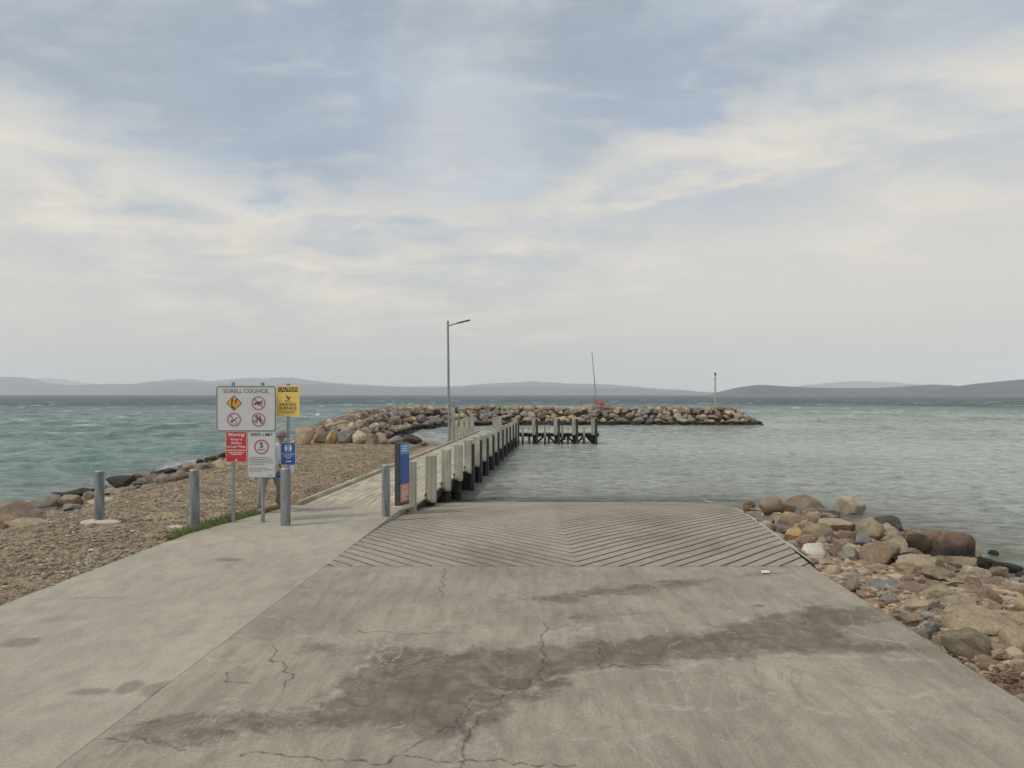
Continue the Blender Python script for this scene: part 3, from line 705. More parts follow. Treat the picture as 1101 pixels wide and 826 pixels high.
RIGHT = [
 (829,545,22,18,'brown','small rounded brown rock at the far seaward corner of the right rock pile',1),
 (864,544,36,20,'brown','wide rounded brown boulder topping the far left end of the right rock pile',1),
 (845,548,16,15,'brown','brown rock wedged between two rounder boulders at the pile\'s seaward corner',1),
 (831,558,34,8,'grey','flat grey slab lying across the rock pile\'s seaward corner',0),
 (826,567,15,13,'tan','small tan rock touching the grooved ramp edge at its far end',0),
 (852,562,28,18,'brown','rounded brown boulder just behind the orange block',1),
 (895,556,20,12,'purple','smooth purplish brown rock left of the tall pale boulder',1),
 (882,553,18,7,'pale','thin pale slab between rounded brown boulders at the top of the pile',0),
 (897,549,14,11,'brown','brown rock leaning on the left side of the tall pale boulder',0),
 (915,548,26,25,'pale','tall pale boulder with a white quartz streak, highest on the right pile',0),
 (899,566,35,15,'tan','long pale tan boulder in front of the tall pale one',0),
 (876,562,12,10,'rust','small reddish brown rock in the middle of the far pile',0),
 (854,577,23,15,'orange','bright orange block with a flat top beside the ramp edge',0),
 (879,574,29,20,'brown','brown boulder just right of the orange block',1),
 (868,585,20,18,'brown','upright brown rock between the orange block and the white and orange rock',0),
 (877,594,26,17,'white','white and orange rock sitting against the ramp edge',1),
 (910,575,17,8,'sandy','flat sandy slab above the small angular brown rock',0),
 (935,571,29,24,'tan','large pale tan boulder right of the pile\'s middle',0),
 (929,583,17,16,'bluegrey','blue grey rock wedged in front of the large pale tan boulder',0),
 (908,585,18,11,'brown','small angular brown rock under the flat sandy slab',0),
 (900,594,20,15,'rust','dark reddish brown rock right of the white and orange rock',0),
 (915,598,21,17,'grey','grey brown rock with a sloping top in front of the pile',0),
 (945,597,36,26,'brown','big smooth brown boulder at the centre of the pile',1),
 (888,606,22,10,'tan','flat tan block at the ramp edge below the white and orange rock',0),
 (896,615,17,12,'tan','squat tan rock against the apron edge near the paper scrap',0),
 (913,609,16,8,'sandy','small flat sandy rock among rubble near the ramp edge',0),
 (890,583,11,10,'grey','little grey rock tucked between brown boulders',0),
 (955,565,30,19,'purple','dark purplish domed boulder at the water side of the pile',1),
 (956,570,17,13,'pale','pale tan rock just under the dark purplish dome',0),
 (964,584,25,22,'tan','tan rounded boulder right of the big smooth brown one',1),
 (985,585,29,27,'brown','brown boulder with a dark lower half beside the biggest dark boulder',0),
 (1016,589,46,34,'rust','biggest dark reddish brown boulder at the water\'s edge',1),
 (1003,597,9,8,'pale','small pale round stone resting against the biggest dark boulder',1),
 (973,600,26,12,'black','dark green black rock below the tan rounded boulder',0),
 (989,608,50,22,'tan','long flat tan boulder with a dark left face',0),
 (1010,617,28,13,'brown','smooth brown rock lying in front of the long flat tan boulder',1),
 (1048,617,26,17,'pale','rounded pale rimmed rock standing alone at the sand\'s edge',1),
 (1031,612,22,10,'dark','dark brown rock between the biggest dark boulder and the rounded pale one',0),
 (1056,606,23,14,'black','black weedy rock at the waterline behind the rounded pale one',1),
 (1083,611,30,13,'black','long black weedy rock at the waterline on the far right',1),
 (1068,595,10,6,'black','tiny green weedy rock poking out of the water',1),
 (1037,591,9,6,'dark','tiny dark rock in the water beside the biggest dark boulder',1),
 (1073,625,15,10,'grey','small dark grey rock on the sand at the right',0),
 (1093,631,20,9,'pale','pale rectangular block on the sand at the right edge',0),
 (1100,619,12,9,'dark','dark rock above the pale rectangular block at the right edge',1),
 (1030,631,19,9,'dark','dark low rock at the upper edge of the sand',0),
 (1044,635,20,9,'brown','low brown rock at the left end of the sand',0),
 (1004,639,27,20,'tan','tan rock with a purplish foot in the middle of the rubble',0),
 (1030,648,38,15,'tan','broad flat tan slab on the rubble beside the sand',0),
 (952,629,32,10,'bluegrey','long flat blue grey slab lying on the rubble',0),
 (975,624,14,10,'brown','small brown rock left of the long flat tan boulder',0),
 (993,627,18,10,'rust','reddish rubble rock beneath the long flat tan boulder',0),
 (985,652,24,14,'tan','tan rubble rock in the middle between apron and sand',0),
 (1007,655,18,10,'purple','flat purplish grey rock below the tan rock with the purplish foot',0),
 (984,667,28,16,'brown','grey brown rock at the apron edge above the two great boulders',0),
 (1004,677,18,17,'bluegrey','blue grey rock beside the left end of the great tan boulder',0),
 (1056,672,66,32,'sandy','great smooth tan boulder, widest in the foreground pile',1),
 (1047,697,50,34,'olive','great slanting olive boulder leaning in front of the widest tan one',1),
 (1013,692,22,18,'tan','blocky tan rock at the apron edge left of the slanting olive boulder',0),
 (1092,692,28,32,'tan','large round tan boulder at the right edge of the picture',1),
 (1070,719,24,15,'brown','brown rock under the lower end of the slanting olive boulder',0),
 (1087,726,18,14,'sandy','sandy rock above the reddish weed heap',0),
 (1099,722,18,22,'brown','brown boulder cut by the right edge of the picture above the weed heap',0),
 (1070,655,18,11,'brown','small brown rock behind the great smooth tan boulder',1),
 (1094,668,20,18,'sandy','sandy brown boulder above the large round tan one',1),
 (1032,660,30,15,'tan','tan rock tucked behind the left shoulder of the great tan boulder',1),
 (965,661,10,10,'olive','small olive rock at the apron edge beside the dark stain',0),
 (918,623,32,10,'grey','flat grey rubble slab along the apron edge',0),
 (1090,652,18,9,'grey','flat grey rock on the sand above the sandy brown boulder',0),
 (943,612,20,9,'tan','flat tan rubble rock in front of the big smooth brown boulder',0),
 (930,640,16,8,'brown','low brown rubble rock touching the apron edge',0),
 (958,645,22,11,'grey','grey tan rubble rock below the long blue grey slab',0),
 (1012,706,16,10,'dark','small dark rock in the gap left of the slanting olive boulder',0),
 (1040,722,20,12,'olive','small olive rock half hidden under the slanting olive boulder',0),
]
for (cx, cy, w_, h_, col, lab, rd) in RIGHT:
    tilt = 24 if lab.startswith('great slanting') else 0
    o = place_rock('boulder', cx, cy, w_, h_, col, lab, 'boulder' if w_ > 24 else 'rock', RG, tilt=tilt, round_=bool(rd), sub=5 if w_ > 40 else 4, tide=.9 if cx > 980 and cy < 615 else .25)
# loose smaller stones filling the pile: still individual, sharing a few meshes
protos = [rock_shape(4, 900+i, 14, 60, .06) for i in range(14)]
pmesh = [rock_obj('rock', P, Fc, (1, 1, 1, 1)) for P, Fc in protos]
pm = [o.data for o in pmesh]
for o in pmesh: bpy.data.objects.remove(o)
def small_rock(name, X, Y, z, sx_, sy_, sz_, col, label, cat, group, tide=1., rz=None):
    o = rock_obj(name, None, None, jit(COL[col], .14), tide, mesh=random.choice(pm))
    o.location = (X, Y, z); o.scale = (sx_, sy_, sz_); o.rotation_euler = (random.uniform(-.35, .35), random.uniform(-.35, .35), random.uniform(0, 6.28) if rz is None else rz)
    return tag(o, label, cat, group)
taken = [(unproj(a[0], a[1]+a[3]*.4, terrain)[:2], a[2]) for a in RIGHT]
SHADE = {'brown': 'brown', 'tan': 'tan', 'grey': 'grey', 'rust': 'reddish brown', 'pale': 'pale', 'bluegrey': 'blue grey', 'dark': 'dark', 'sandy': 'sandy', 'orange': 'orange', 'olive': 'olive', 'purple':'purplish'}
ORD = ['nearest', 'second nearest', 'third nearest', 'fourth nearest', 'fifth nearest', 'sixth nearest', 'seventh nearest', 'eighth nearest', 'ninth nearest', 'tenth nearest', '11th nearest', '12th nearest', '13th nearest', '14th nearest', '15th nearest', '16th nearest', '17th nearest', '18th nearest', '19th nearest', '20th nearest']
fill = []
tries = 0
while len(fill) < 95 and tries < 9000:
    tries += 1
    Y = random.uniform(5.4, 18.5); Xe = np.interp(Y, [5.38, 9.69, 11.4, 13.6, 16, 19], [4.18, 4.42, 4.85, 5.2, 5.7, 6.3])
    X = Xe+random.uniform(.05, 1)**1.3*min(4.6, 9.4-Xe)
    s_ = random.uniform(.07, .20) if Y < 9.7 else random.uniform(.10, .24)
    if X/Y > .80: continue
    if any(math.hypot(X-t[0][0], Y-t[0][1]) < t[1]*Y/F*.6+s_*.6 for t in taken if t[1] > 13): continue
    if any(math.hypot(X-f[0], Y-f[1]) < (s_+f[2])*.95 for f in fill): continue
    fill.append((X, Y, s_, random.choice(['brown', 'tan', 'grey', 'brown', 'rust', 'tan', 'brown', 'sandy'])))
zone = lambda X, Y: ('beside the grooved ramp' if X < 6.2+.05*Y else 'at the foot of the pile') if Y > 9.7 else 'beside the smooth apron'
fill.sort(key=lambda f: math.hypot(f[0], f[1])); cnt = {}
for (X, Y, s_, c) in fill:
    z = float(terrain(X, Y)); key = (c, zone(X, Y)); i = cnt.get(key, 0); cnt[key] = i+1
    small_rock('rubble_stone', X, Y, z+s_*.38, s_*random.uniform(.9, 1.4), s_*random.uniform(.7, 1), s_*random.uniform(.5, .8), c,
      '%s of the small %s rubble stones %s' % (ORD[min(i, 19)], SHADE[c], key[1]), 'stone', 'small rubble stones beside the ramp', .3)

LG = 'rocks along the left shore'
LEFT = [
 (10,556,52,28,'brown','big angular brown boulder cut by the left edge of the picture',0),(48,542,34,18,'grey','broad grey brown boulder right of the big one at the left edge',1),(76,540,22,14,'tan','tan rock adjoining the broad grey brown boulder',0),
 (84,531,28,9,'dark','low dark rock at the waterline left of the first post',0),(36,554,24,9,'tan','flat tan rock below the broad grey brown boulder',0),(57,553,14,8,'sandy','small sandy rock right of the flat tan one',0),
 (34,562,26,5,'pale','pale flat slab half buried beside the big left boulder',0),(98,535,14,12,'sandy','sandy rock just left of the first post',0),(129,519,28,13,'dark','dark wedge shaped rock right of the first post',0),
 (150,514,18,10,'brown','brown rock with a dark cleft right of the dark wedge',0),(124,528,24,7,'pale','long pale flat stone below the dark wedge',0),(176,516,20,10,'grey','smooth grey rock midway between the two left posts',1),
 (162,517,9,8,'bluegrey','small blue grey rock left of the smooth grey one',0),(196,511,14,10,'brown','brown rock just left of the second post',0),(184,507,14,6,'dark','dark flat rock at the waterline left of the second post',0),
 (205,504,18,9,'brown','wide brown rock behind the top of the second post',0),(222,502,14,8,'grey','grey rock right of the second post',0),(227,495,14,8,'dark','dark rock at the waterline right of the second post',0),
 (238,499,22,7,'tan','long tan slab left of the red warning sign',0),(216,497,10,6,'dark','small dark rock at the waterline above the second post',0),(172,508,12,5,'dark','low dark rock in the wash midway between the left posts',0),
 (241,490,14,7,'dark','dark rock just left of the red warning sign',0),(108,546,18,6,'sandy','flat sandy slab behind the first post',0),(112,538,26,5,'pale','pale slab right behind the first post',0),(20,548,10,6,'dark','dark rock behind the big left boulder',0),
 (62,534,16,8,'dark','dark rock at the waterline behind the broad grey brown boulder',0)]
for (cx, cy, w_, h_, col, lab, rd) in LEFT:
    place_rock('boulder', cx, cy, w_, h_, col, lab, 'boulder' if w_ > 24 else 'rock', LG, round_=bool(rd), sub=4, tide=.35 if col != 'dark' else .8)
lf = []
tries = 0
while len(lf) < 62 and tries < 9000:
    tries += 1
    Y = random.uniform(13, 40); Xs = np.interp(Y, [0, 17, 24, 34, 41], [-12.4, -13.1, -14.2, -15, -14.5]); X = Xs+abs(random.gauss(0, 1.3))-.15; s_ = random.uniform(.12, .34)
    if any(math.hypot(X-f[0], Y-f[1]) < (s_+f[2])*1.05 for f in lf) or X/Y < -.80: continue
    lf.append((X, Y, s_, random.choice(['tan', 'sandy', 'brown', 'grey', 'pale'])))
lf.sort(key=lambda f: f[1]); cnt = {}
zl = lambda X, Y: 'left of the first post' if X/Y < -.618 else ('between the two left posts' if X/Y < -.475 else 'right of the second post')
for (X, Y, s_, c) in lf:
    z = float(terrain(X, Y)); key = (c, zl(X, Y)); i = cnt.get(key, 0); cnt[key] = i+1
    small_rock('shore_stone', X, Y, z+s_*.1, s_*random.uniform(1, 1.7), s_*random.uniform(.8, 1.1), s_*random.uniform(.3, .6), c if Y < 30 or random.random() < .6 else 'grey',
      '%s of the flat %s shore stones %s' % (ORD[min(i, 19)], SHADE[c], key[1]), 'stone', 'flat stones on the left shore', .5)

# ------------------------------------------------------------------ breakwater
CL = [(-9.3, 36.5), (-11.0, 41), (-11.6, 50), (-11.8, 60), (-9.5, 68.5), (-3, 72.5), (6, 73.2), (25.3, 73.2)]
HW = [2.4, 2.9, 3.1, 3.2, 3.3, 3.2, 3.1, 3.0]; CR = [.35, .85, 1.05, 1.1, 1.1, 1.05, 1.0, .95]
seg = [math.dist(a, b) for a, b in zip(CL[:-1], CL[1:])]; cum = [0]+list(np.cumsum(seg)); TOT = cum[-1]
def clp(s):
    X = np.interp(s, cum, [p[0] for p in CL]); Y = np.interp(s, cum, [p[1] for p in CL])
    X2 = np.interp(s+.4, cum, [p[0] for p in CL]); Y2 = np.interp(s+.4, cum, [p[1] for p in CL]); X1 = np.interp(s-.4, cum, [p[0] for p in CL]); Y1 = np.interp(s-.4, cum, [p[1] for p in CL])
    d = Vector((X2-X1, Y2-Y1)).normalized(); return X, Y, d
def bw_z(s, v):   # v: -1 inner (harbour) edge at the waterline, 0 crest, 1 outer edge
    cr = float(np.interp(s, cum, CR)); end = min(1, max(0, (TOT-s+1.2)/2.4)); cr = ZW+(cr-ZW)*(end**.7)
    a = abs(v); return cr if a < .22 else cr+(ZW-.05-cr)*(a-.22)/.78
# core mound (dark rubble under the armour rocks)
core = MB(); rows = []
for s in np.arange(0, TOT+1.6, .8):
    X, Y, d = clp(min(s, TOT)); 
    if s > TOT: X += s-TOT
    nrm = Vector((-d.y, d.x)); hw = float(np.interp(s, cum, HW)); row = []
    for v in (-1.25, -1, -.6, -.22, .22, .6, 1, 1.25):
        z = bw_z(s, v)-.38 if abs(v) <= 1 else -2.2
        row.append(core.bm.verts.new((X+nrm.x*hw*v, Y+nrm.y*hw*v, max(z, -2.4))))
    rows.append(row)
for a, b in zip(rows[:-1], rows[1:]):
    for j in range(7): core.bm.faces.new((a[j], b[j], b[j+1], a[j+1]))
M_CORE = simple('dark_rubble', hexc(58, 54, 48), .95, 0, .4, 3, .8, 6, .1)
co_ = core.build('breakwater_core', M_CORE, smooth=180); tag(co_, 'low dark rubble core of the rock breakwater under its armour stones', 'breakwater')
BCOL = ['tan', 'brown', 'grey', 'tan', 'grey', 'bluegrey', 'rust', 'sandy', 'pale', 'grey', 'sandy', 'brown', 'grey', 'rust']
cand = []
s = 0.
while s < TOT+1.2:
    for v in (-1.0, -.78, -.56, -.36, -.15, .08, .32):
        cand.append((s+random.uniform(-.3, .3)+(.4 if int(v*100) % 2 else 0), v+random.uniform(-.05, .05)))
    s += .78 if s > 26 else .70
rocks = []
for (s, v) in cand:
    s0 = min(max(s, 0), TOT); X, Y, d = clp(s0); nrm = Vector((-d.y, d.x)); hw = float(np.interp(s, cum, HW))
    # left normal of the walk direction is the outer side; harbour side is -nrm
    ex_ = max(0, s-TOT)
    # direction of travel north then east: left = outer
    X = X+nrm.x*hw*v+d.x*ex_; Y = Y+nrm.y*hw*v+d.y*ex_; z = bw_z(s, v)
    sz = random.choice([.28, .34, .38, .44, .52])*(1. if s > 20 else .85); sz *= .8 if v > 0 else 1
    rocks.append([X, Y, z, sz, v, s])
# the seaward face of the western leg
for s in np.arange(.3, 44, .95):
    for v in (.55, .78, 1.0):
        X, Y, d = clp(s+random.uniform(-.2, .2)); nrm = Vector((-d.y, d.x)); hw = float(np.interp(s, cum, HW))
        rocks.append([X+nrm.x*hw*v, Y+nrm.y*hw*v, bw_z(s, v), random.uniform(.35, .6), v, s])
def visible(r): return -.80 < r[0]/r[1] < .80
rocks = [r for r in rocks if visible(r)]
back = [r for r in rocks if r[4] > .2]; front = [r for r in rocks if r[4] <= .2]
# largest in the picture first
front.sort(key=lambda r: -r[3]/r[1]); back.sort(key=lambda r: -r[3]/r[1])
indiv = front[:290]; rest = front[290:]+back
print('breakwater rocks', len(front), len(back))
def zoneb(r):
    px = CX+F*r[0]/r[1]; s = r[5]
    if px < 370 and s < 9: return 'at the landward root of the breakwater'
    if px < 410: return 'on the breakwater\'s left leg'
    if px < 455: return 'on the breakwater bend left of the lamp'
    if px < 485: return 'on the breakwater right beside the lamp pole'
    if px < 530: return 'between the lamp pole and jetty corner'
    if px < 590: return 'on the breakwater behind the jetty\'s corner'
    if px < 636: return 'on the breakwater behind the jetty\'s end arm'
    if px < 680: return 'on the breakwater below the red flag'
    if px < 720: return 'on the breakwater right of the red flag'
    if px < 766: return 'on the breakwater left of the white marker pole'
    if px < 795: return 'on the breakwater right of the white marker pole'
    return 'at the breakwater\'s seaward tip'
def rowb(v): return 'waterline' if v < -.68 else ('middle' if v < -.25 else 'crest')
indiv.sort(key=lambda r: CX+F*r[0]/r[1]); cnt = {}
NUM = ['leftmost', 'second from left', 'third from left', 'fourth from left', 'fifth from left', 'sixth from left', 'seventh from left', 'eighth from left', 'ninth from left', 'tenth from left', '11th from left', '12th from left']
for r in indiv:
    c = random.choice(BCOL); c = 'dark' if r[4] < -.85 and random.random() < .6 else c
    X, Y, z, sz, v, s = r; key = (c, rowb(v), zoneb(r)); i = cnt.get(key, 0); cnt[key] = i+1
    small_rock('breakwater_rock', X, Y, z-.12+random.uniform(-.08, .1), sz*random.uniform(.95, 1.4), sz*random.uniform(.8, 1.1), sz*random.uniform(.65, .95), c,
       '%s %s %s rock %s' % (NUM[min(i, 11)], SHADE[c], rowb(v), key[2].replace('on the breakwater', 'on breakwater')), 'rock', 'armour rocks of the breakwater', 1.)
# the rest as one mass of stones
Vs, Fs, base = [], [], 0
pal = []
for r in rest:
    P, Fc = random.choice(protos); X, Y, z, sz, v, s = r
    A = np.array(Matrix.Rotation(random.uniform(0, 6.28), 3, 'Z') @ Matrix.Rotation(random.uniform(-.4, .4), 3, 'X'))
    Q = (P*np.array([sz*random.uniform(.95, 1.4), sz, sz*random.uniform(.65, .95)]))@A.T+np.array([X, Y, z-.12]); Vs.append(Q); Fs.append(Fc+base); base += len(P)
    cc = jit(COL[random.choice(BCOL)], .14)[:3]; pal.append(np.tile(cc, (len(P), 1)))
k = NT('rock_mass'); wc = k.coord('World'); ac = k.attr('rcol'); n1 = k.noise(2.4, 7, .65, wc); r1 = k.ramp(n1, 'Fac', [(.3, grey(.6)), (.7, grey(1.3))])
cx_ = k.mix((ac, 'Color'), (r1, 0), 1, 'MULTIPLY'); sp = k.n('ShaderNodeSeparateXYZ'); k.l(wc[0], wc[1], sp, 0)
mr = k.n('ShaderNodeMapRange'); mr.inputs['From Min'].default_value = -.2; mr.inputs['From Max'].default_value = -.52; k.l(sp, 2, mr, 'Value')
k.base(k.mix(cx_, (.02, .02, .016, 1), (mr, 0))); k.b.inputs['Roughness'].default_value = .9; k.bump((n1, 'Fac'), .6, .06)
bmass = np_mesh('breakwater_rocks', np.concatenate(Vs), np.concatenate(Fs), k.m, False); cattr(bmass, 'rcol', np.concatenate(pal))
tag(bmass, 'seaward and uppermost mass of mixed grey and tan breakwater rocks', 'rocks', None, 'stuff')

# row of bigger blocks closing the gravel beach in front of the breakwater
ROW = [(328,470,18,20,'sandy','pale tan cube shaped boulder at the left end of the row behind the gravel'),(344,470,18,16,'brown','brown boulder second in the row behind the gravel'),(357,471,12,14,'orange','orange brown boulder third in the row behind the gravel'),
 (371,471,18,14,'bluegrey','blue grey boulder in the row behind the gravel'),(387,471,15,14,'pale','pale block in the middle of the row behind the gravel'),(400,473,12,12,'grey','grey block right of the pale one behind the gravel'),(411,473,12,11,'tan','tan block in the row just left of the blue pillar sign'),
 (424,474,16,9,'grey','low grey rock behind the top of the blue pillar sign'),(442,473,22,10,'dark','low dark rock right of the blue pillar sign behind the deck'),(318,468,10,10,'tan','small tan rock left of the cube shaped boulder'),(462,474,16,7,'grey','low grey rock at the edge of the small bay left of the jetty'),(454,477,12,5,'brown','flat brown rock beside the deck edge at the small bay')]
for (cx, cy, w_, h_, col, lab) in ROW: place_rock('boulder', cx, cy, w_, h_, col, lab, 'boulder', 'row of boulders behind the gravel', sub=3, depth=.8, tide=0.)

# ------------------------------------------------------------------ pebbles, weed, grass (uncountable)
def scatter(name, n, samp, size, cols, sub=1, squash=.55, lift=.25):
    V0, F0 = ico(sub); Vl, Fl, Cl = [], [], []
    pts_ = samp(n); zz_ = terrain(pts_[:, 0], pts_[:, 1]); on = (pts_[:, 0] > pathleft(np.minimum(pts_[:, 1], 15))) & (pts_[:, 1] < 15) & (pts_[:, 0] < 0); zz_ = np.where(on, -.006, zz_)
    for i, (x, y) in enumerate(pts_):
        s_ = size()*1.; a = random.uniform(0, 6.28); ca, sa = math.cos(a), math.sin(a)
        P = V0*np.array([s_*random.uniform(.9, 1.6), s_*random.uniform(.6, 1), s_*squash*random.uniform(.6, 1.3)]); P = P*(1+rng.uniform(-.18, .18, (len(P), 1)))
        Q = np.stack([P[:, 0]*ca-P[:, 1]*sa+x, P[:, 0]*sa+P[:, 1]*ca+y, P[:, 2]+zz_[i]+s_*lift+.012], 1)
        Vl.append(Q); Fl.append(F0+i*len(V0)); Cl.append(np.tile(jit(COL[random.choice(cols)], .2)[:3], (len(V0), 1)))
    o = np_mesh(name, np.concatenate(Vl), np.concatenate(Fl), M_PEB, False); cattr(o, 'rcol', np.concatenate(Cl)); return o
k = NT('pebble'); ac = k.attr('rcol'); k.base((ac, 'Color')); k.b.inputs['Roughness'].default_value = .85; M_PEB = k.m
def samp_left(n):
    out = []
    while len(out) < n:
        Y = 5.5*math.exp(random.uniform(0, 1.9)); X = random.uniform(-14.6, -6.0 if Y < 12 else -5.0)
        if Y > 34 or X/Y < -.82: continue
        xs_ = np.interp(Y, [0, 17, 24, 34], [-12.4, -13.1, -14.2, -15])
        if X < xs_+.1 or X > float(pathleft(min(Y, 15)))-.01+random.expovariate(1/.05)*(random.random() < .4): continue
        if Y > 15 and X > -4.95+.086*(Y-15)-.1: continue
        if random.random() > .30+1.4*max(0, mnoise.noise(Vector((X*.7, Y*.7, 3.))))+.35*max(0, mnoise.noise(Vector((X*3, Y*3, 9.)))): continue
        out.append((X, Y))
    return np.array(out)
tag(scatter('gravel', 52000, samp_left, lambda: min(.055, random.expovariate(1/.0085)+.006), ['p1', 'p2', 'p3', 'p4', 'p5', 'p1', 'p2', 'p6']), 'loose brown and tan gravel covering the beach left of the path', 'gravel', None, 'stuff')
def samp_right(n):
    out = []
    while len(out) < n:
        Y = random.uniform(4.4, 18.5); Xe = np.interp(Y, [4, 5.38, 9.69, 11.4, 13.6, 16, 19], [4.1, 4.16, 4.40, 4.95, 5.35, 5.8, 6.4]); X = Xe+random.random()**1.2*5
        if Y > 11 and random.random() < .6: continue
        if X > 9.6 or X/Y > .82 or (X > 8.4 and Y < 15 and random.random() < .93): continue
        out.append((X, Y))
    return np.array(out)
tag(scatter('rubble', 9000, samp_right, lambda: abs(random.gauss(0, .03))+.016, ['tan', 'brown', 'rust', 'grey', 'tan', 'brown']), 'small brown and reddish rubble between the rocks right of the ramp', 'rubble', None, 'stuff')
# shells: pale crumbs
tag(scatter('shell_grit', 140, samp_left, lambda: random.uniform(.015, .035), ['white']), 'white shell pieces strewn thinly over the gravel beach', 'shells', None, 'stuff')

def blades(name, n, samp, hgt, wid, mat, zf, lean=.6):
    V, Fc = [], []
    for i in range(n):
        x, y = samp(); z = zf(x, y); h = hgt(); a = random.uniform(0, 6.28); l = random.uniform(.1, lean)*h; b = random.uniform(0, 6.28); w2 = wid*random.uniform(.6, 1.3)
        dx, dy = math.cos(a)*w2, math.sin(a)*w2; lx, ly = math.cos(b)*l, math.sin(b)*l; j = len(V)
        V += [(x-dx, y-dy, z-.01), (x+dx, y+dy, z-.01), (x+dx*.7+lx*.4, y+dy*.7+ly*.4, z+h*.6), (x-dx*.7+lx*.4, y-dy*.7+ly*.4, z+h*.6), (x+lx, y+ly, z+h)]
        Fc += [(j, j+1, j+2), (j, j+2, j+3), (j+3, j+2, j+4)]
    return np_mesh(name, V, Fc, mat)
k = NT('grass_blades'); wc = k.coord('World'); n = k.noise(9, 3, .6, wc); r = k.ramp(n, 'Fac', [(.3, hexc(88, 106, 54)), (.7, hexc(142, 150, 88))]); k.base((r, 0)); k.b.inputs['Roughness'].default_value = .7; M_GRASS = k.m
def gs():
    Y = random.uniform(11.4, 14.6); xe = float(pathleft(Y)); wdt = np.interp(Y, [11.4, 12, 13, 14, 14.6], [.03, .26, .45, .45, .2])
    return xe-abs(random.gauss(0, .5))*wdt-.0, Y
tag(blades('grass', 9000, gs, lambda: random.uniform(.04, .14), .006, M_GRASS, lambda x, y: max(float(terrain(x, y)), -.05)), 'strip of short green grass along the path edge below the signs', 'grass', None, 'stuff')
# sticks and red weed
k = NT('dry_weed'); wc = k.coord('World'); n = k.noise(20, 3, .6, wc); r = k.ramp(n, 'Fac', [(.35, hexc(84, 62, 50)), (.5, hexc(134, 104, 84)), (.68, hexc(168, 146, 128))]); k.base((r, 0)); k.b.inputs['Roughness'].default_value = .9; M_WEED = k.m
wd = MB()
for i in range(260):
    X, Y, z = unproj(random.gauss(1082, 17), random.gauss(742, 9), lambda a, b: terrain(a, b)); X = max(X, 4.22)
    a = random.gauss(-.5, .6); L_ = random.uniform(.05, .22); z0 = float(terrain(X, Y))+random.uniform(.01, .12)
    p0 = Vector((X, Y, z0)); p1 = p0+Vector((math.cos(a)*L_, math.sin(a)*L_, random.uniform(-.03, .05))); wd.tube(p0, p1, random.uniform(.002, .006), .002, 5)
tag(wd.build('washed_up_weed', M_WEED), 'heap of reddish dry weed and twigs at the lower right apron edge', 'weed', None, 'stuff')

# ------------------------------------------------------------------ bollards
BG = 'round posts beside the path'
def bollard(px, py, ztop, label, r=.088, lean=(0, 0), foot=None, tint=None):
    X, Y, z = unproj(px, py, terrain if px < 250 else None)
    if px >= 250: z = 0
    e = empty('bollard', (X, Y, z), label, 'bollard', BG)
    m = MB(); n = 24; prof = [(0, r), (.02, r), (ztop-z-.02, r*.985), (ztop-z-.006, r*.93)]
    rings = []
    for (h, rr_) in prof:
        rings.append([m.bm.verts.new((X+rr_*math.cos(t*2*math.pi/n)+lean[0]*h, Y+rr_*math.sin(t*2*math.pi/n)+lean[1]*h, z+h-(.06 if h == 0 else 0))) for t in range(n)])
    for a, b in zip(rings[:-1], rings[1:]):
        for j in range(n): m.bm.faces.new((a[j], a[(j+1) % n], b[(j+1) % n], b[j]))
    m.bm.faces.new(rings[-1]); m.build('post', tint or M_BOL, e, smooth=40)
    cp = MB(); H = ztop-z; cp.tube((X+lean[0]*H, Y+lean[1]*H, ztop-.008), (X+lean[0]*H, Y+lean[1]*H, ztop+.012), r*.95, r*.80, 24); cp.build('cap', M_GALV, e, smooth=40)
    cl = MB(); cl.tube((X, Y, z-.03), (X, Y, z+.014), r+.014, r+.006, 24); cl.build('collar', M_CEM if foot is None else M_RUST, e)
    if foot:
        P, Fc = rock_shape(3, 77, 6, 6, .06); fx, fw, fd, fh = foot
        o = np_mesh('footing', P*np.array([fw/2, fd/2, fh/2])+np.array([fx, -.02, .0]), Fc, M_CEM, True); o.parent = e
    return e
kb = NT('weathered_post'); oc = kb.coord('World'); n = kb.noise(1, 6, .6, oc, .3, (10, 10, 1.6)); n2 = kb.noise(40, 4, .6, oc)
r = kb.ramp(n, 'Fac', [(.3, hexc(88, 94, 98)), (.48, hexc(122, 128, 130)), (.72, hexc(156, 157, 151))]); r2 = kb.ramp(n2, 'Fac', [(.3, grey(.8)), (.7, grey(1.12))])
kb.base(kb.mix((r, 0), (r2, 0), 1, 'MULTIPLY')); kb.b.inputs['Roughness'].default_value = .6; kb.b.inputs['Metallic'].default_value = .15; kb.bump((n2, 'Fac'), .3, .004); M_BOL = kb.m
M_RUST = simple('rust', hexc(92, 62, 44), .9, 0, .4, 20, .3)
bollard(107, 562.5, .975, 'grey round post on a pale concrete footing, leftmost on the gravel', foot=(.05, .78, .34, .16))
bollard(209.5, 568, 1.05, 'blue grey round post in the grass edge left of the signs', foot=(-.33, .36, .26, .1), lean=(-.012, 0))
bollard(307, 565.5, 1.09, 'grey round post in front of the caution sign pole', r=.092)
bollard(415, 556, 1.055, 'dark grey round post beside the blue pillar sign', r=.085)

